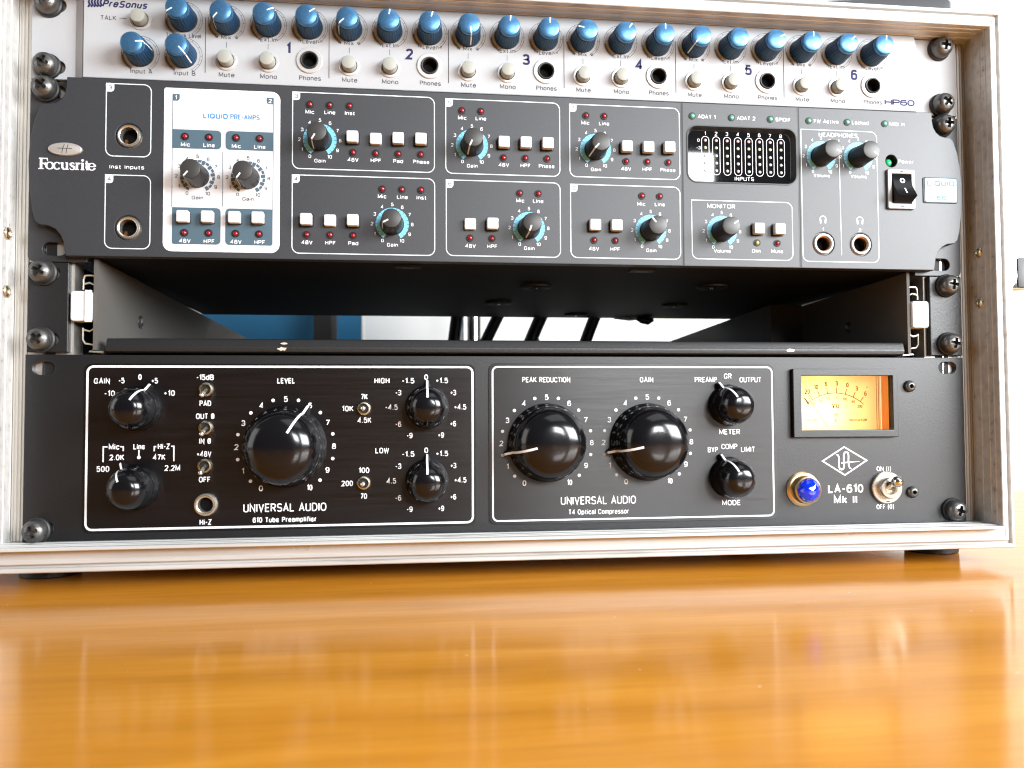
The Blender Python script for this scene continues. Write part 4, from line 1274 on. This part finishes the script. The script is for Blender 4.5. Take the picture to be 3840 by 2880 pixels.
def pointer_knob(at, R, H, nsc, lw):
    """bakelite knob: scalloped skirt with a pointer nose, domed top, inlaid white line"""
    k = R / 19.4
    pr = [(19.9, 0.3), (20.1, 1.0), (20.0, 2.2), (19.6, 3.2), (19.2, 5.0), (18.9, 6.6), (18.3, 7.3), (18.75, 7.9)]
    for i in range(1, 13):
        f = (i / 12.0)
        r = 18.75 * cos(f * pi / 2) ** 0.62 if i < 12 else 0.05
        pr.append((r, 7.9 + 16.8 * sin(f * pi / 2) ** 0.95))
    pr = [(r * k, h * H / 24.7) for r, h in pr]
    def sc(a, i, r, h):
        if 3 <= i <= 6:
            d = [0, 0, 0, 0.25, 0.6, 0.45, 0.0][i]
            return -d * k * 1.3 * max(0, cos(nsc * (a - pi / nsc))) ** 0.8
        return 0
    q = MB()
    q.lathe(pr, 0, 0, 0, 'black_gloss', 96, mod=sc)
    t = R + 3.6 * (0.55 + 0.45 * k); hw = 3.4 * k + 0.6; hh = H * 0.27
    b0 = R * 0.86
    vs = [(-hw, -0.2, b0), (hw, -0.2, b0), (0.75, -0.2, t), (-0.75, -0.2, t), (-hw * 0.55, -hh * 1.25, b0), (hw * 0.55, -hh * 1.25, b0), (0.62, -hh * 0.78, t - 0.3), (-0.62, -hh * 0.78, t - 0.3)]
    q.add(vs, [(0, 1, 2, 3), (4, 7, 6, 5), (0, 4, 5, 1), (1, 5, 6, 2), (2, 6, 7, 3), (3, 7, 4, 0)], 'black_gloss')
    kn = q_build(q, 'knob', pa, at)
    l = MB()
    path = [(r + 0.10, h + 0.14) for r, h in reversed(pr) if r > 0.40 * R and h > H * 0.30] + [(R * 0.94, hh * 1.25 + 0.15), (t - 0.25, hh * 0.8 + 0.14), (t + 0.08, hh * 0.7)]
    strip(l, path, lw, 'print_white')
    q_build(l, 'pointer_line', pa, at, kn)
    return kn
yk = PF - 0.5
big = pointer_knob((-120.2, yk, 42.8), 19.4, 21.5, 10, 1.15); turn(big, 30)
dup(big, (10.3, yk, 43.6), -104); dup(big, (63.3, yk, 43.5), -103)
small = pointer_knob((-189.6, yk, 61.8), 10.5, 18.5, 8, 1.0); turn(small, 29)
for x, z, a in ((-190.2, 24.0, -27), (-50.6, 62.0, 0), (-50.7, 25.0, 0), (106.9, 62.4, -27), (106.9, 24.6, -24)):
    dup(small, (x, yk, z), a)

# small toggles: tx,tz is where the lever tip points (offset in mm)
def small_toggle(at, tx, tz):
    q = MB()
    q.lathe([(3.4, 0.0), (3.4, 1.4), (3.1, 1.9), (2.5, 2.0), (2.2, 1.4), (2.0, 0.4)], 0, 0, 0, 'brass', 28, cap=False)
    q.disc(0, 0, 2.1, -0.4, 'black_hole')
    tg = q_build(q, 'toggle_switch', pa, at)
    l = MB()
    L = 9.3
    pts = [(tx * f, -0.3 - L * f, tz * f) for f in (0, 0.3, 0.6, 0.85, 0.95, 1.0)]
    l.tube(pts, [0.75, 0.8, 1.0, 1.25, 1.0, 0.3], 'nickel', 14)
    q_build(l, 'lever', pa, at, tg)
    return tg
t0 = small_toggle((-157.8, yk, 71.0), 0.0, -3.2)
dup(t0, (-157.8, yk, 52.4)); dup(t0, (-158.1, yk, 33.9))
t1 = small_toggle((-81.9, yk, 61.4), 0.0, 0.0)
dup(t1, (-82.0, yk, 24.5))
# instrument socket
q = MB()
q.lathe([(5.6, 0.0), (5.6, 1.2), (5.2, 1.9), (4.6, 2.0), (4.4, 1.5), (4.2, 1.9), (3.6, 1.7), (3.4, 0.8), (3.4, -2)], 0, 0, 0, 'nickel', 36, cap=False)
q.lathe([(3.4, -2), (3.4, -18)], 0, 0, 0, 'black_hole', 28)
q_build(q, 'socket', pa, (-157.5, yk, 15.1))

# lit meter
q = MB()
q.sheet(rr(141.9, 201.0, 45.1, 81.5, 0.5), [rr(146.6, 198.0, 49.0, 77.9, 0.3)], PF - 3.0, 3.0, 'black_hammer', 0.4)
vm = q.build('level_meter', pa, angle=12)
yd = 8.0; KK = (406.58 + yd) / 406.58
mx = lambda x: -55 + (x + 55) * KK
mz = lambda z: 58.76 + (z - 58.76) * KK
q = MB()
q.flat([(140.2, 46.2), (197.6, 46.2), (197.6, 80.8), (140.2, 80.8)], yd, 'dial')
dial = q.build('dial_card', vm)
q = MB()                                                    # orange housing round the card, its backlit glow put in as emission
q.box(198.0, 198.6, 1.2, yd - 0.05, 46.3, 80.7, 'orange_glow'); q.box(140.2, 198.0, 3.5, yd - 0.05, 80.2, 80.8, 'orange_glow')
q.box(140.2, 198.0, 3.5, yd - 0.05, 46.2, 46.8, 'orange_glow')
q.stroke([(195.2, 47.2), (195.2, 79.9)], 0.3, yd - 0.1, 'dial_red'); q.stroke([(196.4, 46.9), (196.4, 80.1)], 0.3, yd - 0.1, 'dial_red')
q.box(198.03, 198.18, 0.02, 1.15, 46.0, 81.0, 'black_matt')
q.box(139.4, 199.0, yd + 20, yd + 20.6, 45.6, 81.4, 'card_white')           # light box behind the card
q.box(139.4, 140.2, 3.1, yd + 20, 45.6, 81.4, 'card_white'); q.box(198.1, 198.8, yd + 0.1, yd + 20, 45.6, 81.4, 'card_white')
q.box(140.2, 198.0, yd + 0.1, yd + 20, 45.6, 46.2, 'card_white'); q.box(140.2, 198.0, yd + 0.1, yd + 20, 80.8, 81.4, 'card_white')
q.build('meter_housing', vm)
q = MB()
PX = lambda a: mx(167.7 + (a - 580) * 0.0776)
PZ = lambda c: mz(67.7 - (c - 353) * 0.0735)
yi = yd - 0.12
cx, cz, RR = PX(568), PZ(675), 322 * 0.0765 * KK
def PT(ang, r): return (cx + r * sin(radians(ang)), cz + r * cos(radians(ang)))
q.stroke([PT(-41 + 82 * i / 30, RR) for i in range(31)], 0.36, yi, 'dial_ink')
for s, ang, red in (('20', -31.5, 0), ('10', -20.7, 0), ('6', -9.7, 0), ('3', 2.0, 0), ('0', 13.8, 0), ('3', 24.6, 1), ('6', 35.5, 1)):
    q.stroke([PT(ang, RR), PT(ang, RR + 3.1)], 0.42, yi, 'dial_red' if red else 'dial_ink')
    x, z = PT(ang, RR + 5.3)
    q.text(s, x, z, 2.5, yi, 'dial_red' if red else 'dial_ink', xs=0.85, bold=0.006)
for s, a, c in (('10', 412, 415), ('30', 463, 394), ('50', 517, 380), ('70', 580, 376), ('100', 641, 384), ('140', 696, 403), ('200', 748, 437)):
    q.text(s, PX(a), PZ(c), 1.6, yi, 'dial_ink', xs=0.85)
q.text('VU', PX(570), PZ(433), 2.7, yi, 'dial_ink', xs=1.0, sp=1.6, bold=0.015)
q.text('dB', PX(570), PZ(497), 2.0, yi, 'dial_ink', xs=0.9)
q.stroke([(PX(555), PZ(522)), (PX(585), PZ(522))], 0.2, yi, 'dial_ink')
q.text('%', PX(570), PZ(543), 1.6, yi, 'dial_ink', xs=0.9)
q.text('VOLUME', PX(392), PZ(537), 1.3, yi, 'dial_ink', w=8.0, bold=0.01)
q.text('INDICATOR', PX(733), PZ(537), 1.3, yi, 'dial_ink', w=10.3, bold=0.01)
q.text('+', PX(803), PZ(297), 1.8, yi, 'dial_red', xs=1.1); q.text('-', PX(322), PZ(297), 1.8, yi, 'dial_ink', xs=1.1)
q.stroke([PT(-42, RR - 1.2), PT(-36.0, RR - 0.6)], 0.25, yi, 'dial_ink')
q.stroke([(PX(345), PZ(375)), (PX(376), PZ(418))], 0.75, yi, 'dial_ink')
q.build('dial_marks', dial)
q = MB()
q.stroke([(PX(502), PZ(592)), (PX(362), PZ(372))], 0.30, yi - 1.5, 'dial_ink')
q.build('needle', vm)
q = MB(); q.box(146.0, 198.6, 0.6, 0.9, 48.4, 78.5, 'pane')
q.build('meter_window', vm)
for nm, loc, e in (('meter_bulb', (155, yd + 11.0, 57.5), 0.066), ('meter_bulb', (168, yd + 11.0, 57.5), 0.052)):
    L = bpy.data.lights.new(nm, 'POINT'); L.energy = e; L.color = (1.0, 0.86, 0.62); L.shadow_soft_size = 0.003
    o = bpy.data.objects.new(nm, L); COL.objects.link(o); o.location = tuple(a * MM for a in loc)
    o.parent = vm; o.location = tuple((a - b) * MM for a, b in zip(loc, vm['_at']))

# jewel lamp
q = MB()
q.lathe([(9.2, 0.0), (9.2, 0.8), (8.6, 1.4), (7.4, 1.6), (7.3, 1.2)], 0, 0, 0, 'gold_brass', 44, cap=False)
q.lathe([(7.35, 0.8), (7.35, 5.8), (7.1, 6.6), (6.4, 7.0), (5.9, 6.6)], 0, 0, 0, 'gold_brass', 44, cap=False)
jl = q_build(q, 'jewel_lamp', pa, (147.6, PF, 17.7))
q = MB()
pr = [(6.0, 6.2), (5.6, 8.0), (4.3, 9.6), (2.2, 10.6), (0.02, 11.0)]
vs = []; fs = []
sg = 10
for k, (r, h) in enumerate(pr):
    for i in range(sg):
        a = 2 * pi * (i + 0.5 * (k % 2)) / sg
        vs.append((r * sin(a), -h, r * cos(a)))
for k in range(len(pr) - 1):
    for i in range(sg):
        j = (i + 1) % sg
        A, B, C_, D_ = k * sg + i, k * sg + j, (k + 1) * sg + i, (k + 1) * sg + j
        if k % 2 == 0:
            fs += [(A, B, C_), (B, D_, C_)]
        else:
            fs += [(A, B, D_), (A, D_, C_)]
q.add(vs, fs, 'jewel')
q.v = [(a + 147.6, b + PF, c + 17.7) for a, b, c in q.v]
q.build('jewel_lens', jl, (147.6, PF, 17.7), smooth=False)

# power toggle
q = MB()
q.lathe([(8.6, 0.0), (8.6, 1.6), (8.2, 2.0), (5.6, 2.0)], 0, 0, 0, 'nickel', 72, cap=False, mod=lambda a, k, r, h: 0.12 * cos(36 * a) if k < 2 else 0)
q.lathe([(5.7, 2.0), (5.6, 4.6), (5.2, 5.2), (3.6, 5.4), (2.9, 4.6), (2.6, 2.6)], 0, 0, 0, 'nickel', 44, cap=False)
q.disc(0, 0, 2.7, -2.6, 'brass')
q.box(-0.9, 0.9, -2.1, -1.95, -7.6, -7.1, 'black_hole')
tw = q_build(q, 'toggle_switch', pa, (194.6, PF, 17.9))
l = MB()
pts = [(0, -2.0, 0), (0, -5.0, 1.5), (0, -7.8, 2.7), (0, -9.0, 3.2), (0, -10.4, 3.8), (0, -12.0, 4.4), (0, -13.0, 4.75), (0, -13.4, 4.9)]
l.tube(pts, [1.7, 1.75, 1.9, 2.6, 2.95, 2.7, 1.7, 0.4], 'chrome', 22)
q_build(l, 'lever', pa, (194.6, PF, 17.9), tw)
# two small socket screws
sk = None
for x, z in ((209.3, 72.3), (209.6, 15.2)):
    if sk is None:
        q = MB()
        q.lathe([(3.2, 0.0), (3.15, 1.0), (2.7, 1.9), (1.9, 2.5), (1.25, 2.65), (1.1, 2.55), (1.0, 0.6)], 0, 0, 0, 'screw_black', 30, cap=False)
        q.disc(0, 0, 1.1, -0.6, 'black_hole', 6)
        sk = q_build(q, 'socket_screw', pa, (x, PF, z))
    else:
        dup(sk, (x, PF, z))

# ------------------------------------------------------------------ rack screws: cross recess cut with a boolean once, then copied
def screw_mesh():
    a = MB()
    a.lathe([(5.5, 0.0), (5.55, 0.8), (5.45, 2.2), (5.1, 3.6), (4.4, 4.7), (3.4, 5.4), (2.0, 5.8), (0.6, 5.95), (0.02, 5.95)], 0, 0, 0, 'screw_black', 48)
    a.add([(5.5 * sin(2 * pi * i / 48), 0, 5.5 * cos(2 * pi * i / 48)) for i in range(48)], [tuple(reversed(range(48)))], 'screw_black')
    o = a.build('tmp_head')
    import bmesh
    bm = bmesh.new(); bm.from_mesh(o.data); bmesh.ops.remove_doubles(bm, verts=bm.verts, dist=1e-7); bmesh.ops.recalc_face_normals(bm, faces=bm.faces); bm.to_mesh(o.data); bm.free()
    c = MB()
    w, L = 0.95, 3.5
    cross = [(-w, L), (w, L), (w, w), (L, w), (L, -w), (w, -w), (w, -L), (-w, -L), (-w, -w), (-L, -w), (-L, w), (-w, w)]
    n = 12
    vs = [(x, -7.5, z) for x, z in cross] + [(x * 0.55 if abs(x) > w else x * 0.8, -2.6, z * 0.55 if abs(z) > w else z * 0.8) for x, z in cross]
    c.add(vs, [(i, (i + 1) % n, n + (i + 1) % n, n + i) for i in range(n)] + [tuple(range(n)), tuple(reversed(range(n, 2 * n)))], 'black_hole')
    k = c.build('tmp_cross', smooth=False)
    bm = bmesh.new(); bm.from_mesh(k.data); bmesh.ops.recalc_face_normals(bm, faces=bm.faces); bm.to_mesh(k.data); bm.free()
    md = o.modifiers.new('cut', 'BOOLEAN'); md.object = k; md.operation = 'DIFFERENCE'; md.solver = 'EXACT'
    bpy.context.view_layer.update()
    dg = bpy.context.evaluated_depsgraph_get()
    me = bpy.data.meshes.new_from_object(o.evaluated_get(dg))
    me.polygons.foreach_set('use_smooth', [True] * len(me.polygons)); me.update(); me.set_sharp_from_angle(angle=radians(38))
    bpy.data.objects.remove(o); bpy.data.objects.remove(k)
    me.name = 'rack_screw'
    return me
head = screw_mesh()
wash = MB(); wash.lathe([(6.3, 0.0), (6.35, 0.5), (6.2, 1.4), (5.6, 1.9), (5.0, 1.9)], 0, 0, 0, 'black_matt', 40, cap=False)
wash_mesh = None
screws = [(-233.1, -3.0 + 3.0, 258.3, 8, 'black cross-head screw at the upper left corner of the silver unit'),
          (-233.3, 0.0, 227.8, 20, 'black cross-head screw at the lower left corner of the silver unit'),
          (-233.6, -0.4, 216.4, 35, 'black cross-head screw at the upper left corner of the dark grey interface'),
          (-233.4, -0.4, 127.2, 28, 'upper of two black cross-head screws in the left ear of the empty shelf'),
          (-233.8, -0.4, 95.0, 52, 'lower of two black cross-head screws in the left ear of the empty shelf'),
          (-234.6, 0.0, 4.2, 70, 'black cross-head screw at the bottom left corner of the black preamplifier'),
          (231.0, 0.0, 258.6, 6, 'black cross-head screw at the upper right corner of the silver unit'),
          (231.3, 0.0, 227.4, 40, 'black cross-head screw at the lower right corner of the silver unit'),
          (231.4, -0.4, 215.4, 4, 'black cross-head screw in the upper right notch of the dark grey interface'),
          (231.8, -0.4, 127.2, 5, 'upper of two black cross-head screws in the right ear of the empty shelf'),
          (232.0, -0.4, 95.4, 10, 'lower of two black cross-head screws in the right ear of the empty shelf'),
          (232.6, 0.0, 5.4, 15, 'black cross-head screw at the bottom right corner of the black preamplifier')]
for x, y, z, a, lb in screws:
    r = thing('rack_screw', lb, 'screw', (x, y, z), 'black rack screws')
    h = bpy.data.objects.new('screw_head', head); COL.objects.link(h); h.parent = r
    h.location = (0, -1.6 * MM, 0); h.rotation_euler = (0, radians(a), 0)
    if wash_mesh is None:
        wo = wash.build('cup_washer'); wash_mesh = wo.data
    else:
        wo = bpy.data.objects.new('cup_washer', wash_mesh); COL.objects.link(wo)
    wo.parent = r; wo.location = (0, 0, 0)

# ------------------------------------------------------------------ things behind and on the case
def cable(xt, xb, label, r=5.2):
    q = MB()
    dx = (xb - xt) / 20.0
    pts = []
    for i in range(12):
        f = i / 11.0
        z = 152 - 62 * f
        pts.append((xt + dx * (135 - z) + 4.0 * f * f, 228 + 26 * f - 10 * f * f, z))
    q.tube(pts, r, 'cable', 14)
    return tag(q.build('cable'), label, 'cable', 'black cables hanging behind the gear')
cable(-24.5, -28.0, 'black cable behind the rack gap, just left of the shiny pole', 5.0)
cable(7.6, -3.0, 'black cable slanting behind the rack gap, just right of the shiny pole', 4.6)
cable(42.8, 33.6, 'black slanting cable in the rack gap with a thin wire beside it', 5.2)
cable(87.3, 79.4, 'black slanting cable furthest right in the rack gap', 4.8)
q = MB(); q.tube([(41.5, 250, 128), (43.5, 252, 122), (45, 252, 114), (46, 252, 95)], 1.1, 'button_grey', 8)
tag(q.build('thin_wire'), 'thin grey wire hanging beside a black cable in the rack gap', 'wire')
q = MB(); q.tube([(18, 700, 320), (18, 700, -800)], 16.5, 'chrome', 28)
tag(q.build('metal_pole'), 'shiny metal stand pole seen through the gap in the rack', 'pole')
q = MB()
q.box(-620, -134, 735, 745, -800, 420, 'blue_board')
q.box(-134, -131, 734, 746, -800, 420, 'wall_paint')
tag(q.build('blue_board'), 'deep blue board standing behind the rack, seen through the gap on the left', 'board')
q = MB()
pts = [(-184, 690, 300), (-184, 690, 200), (-183, 690, 170), (-185, 690, 140), (-190, 692, 60), (-200, 695, -200), (-200, 695, -800)]
vs = []
for x, y, z in pts:
    vs += [(x - 11.5, y, z), (x + 11.5, y, z), (x + 11.5, y + 9, z), (x - 11.5, y + 9, z)]
fs = []
for i in range(len(pts) - 1):
    for k in range(4):
        j = (k + 1) % 4
        fs.append((4 * i + k, 4 * i + j, 4 * i + 4 + j, 4 * i + 4 + k))
q.add(vs, fs, 'cable')
st = q.build('chair_upright')
tag(st, 'black upright with a grey edge in front of the deep blue board', 'upright')
q = MB()
q.add([(x + 16.5, y + 1, z) for x, y, z in vs], fs, 'slab')
q.v = [((a - (-184)) * 0.35 + (-184) + 9.5, b, c) for a, b, c in q.v]
q.build('grey_edge', st)
# dark slab lying on top of the case
q = MB()
q.prism(rr(-60, 60, -26, 26, 8), 0, 13, 'slab', 3.0)
sl = MB()
ca, sa = cos(radians(9)), sin(radians(9))
sl.add([(180 + x * ca - z * sa, 34 + x * -sa * -1 * -1 + z * ca, 276.95 + 13 - y) for x, y, z in q.v], q.f, 'slab')
tag(sl.build('flat_case'), 'dark grey flat rounded object lying on top of the rack case', 'case')

# internal bookkeeping is not needed any more
for o in bpy.data.objects:
    if '_at' in o:
        del o['_at']
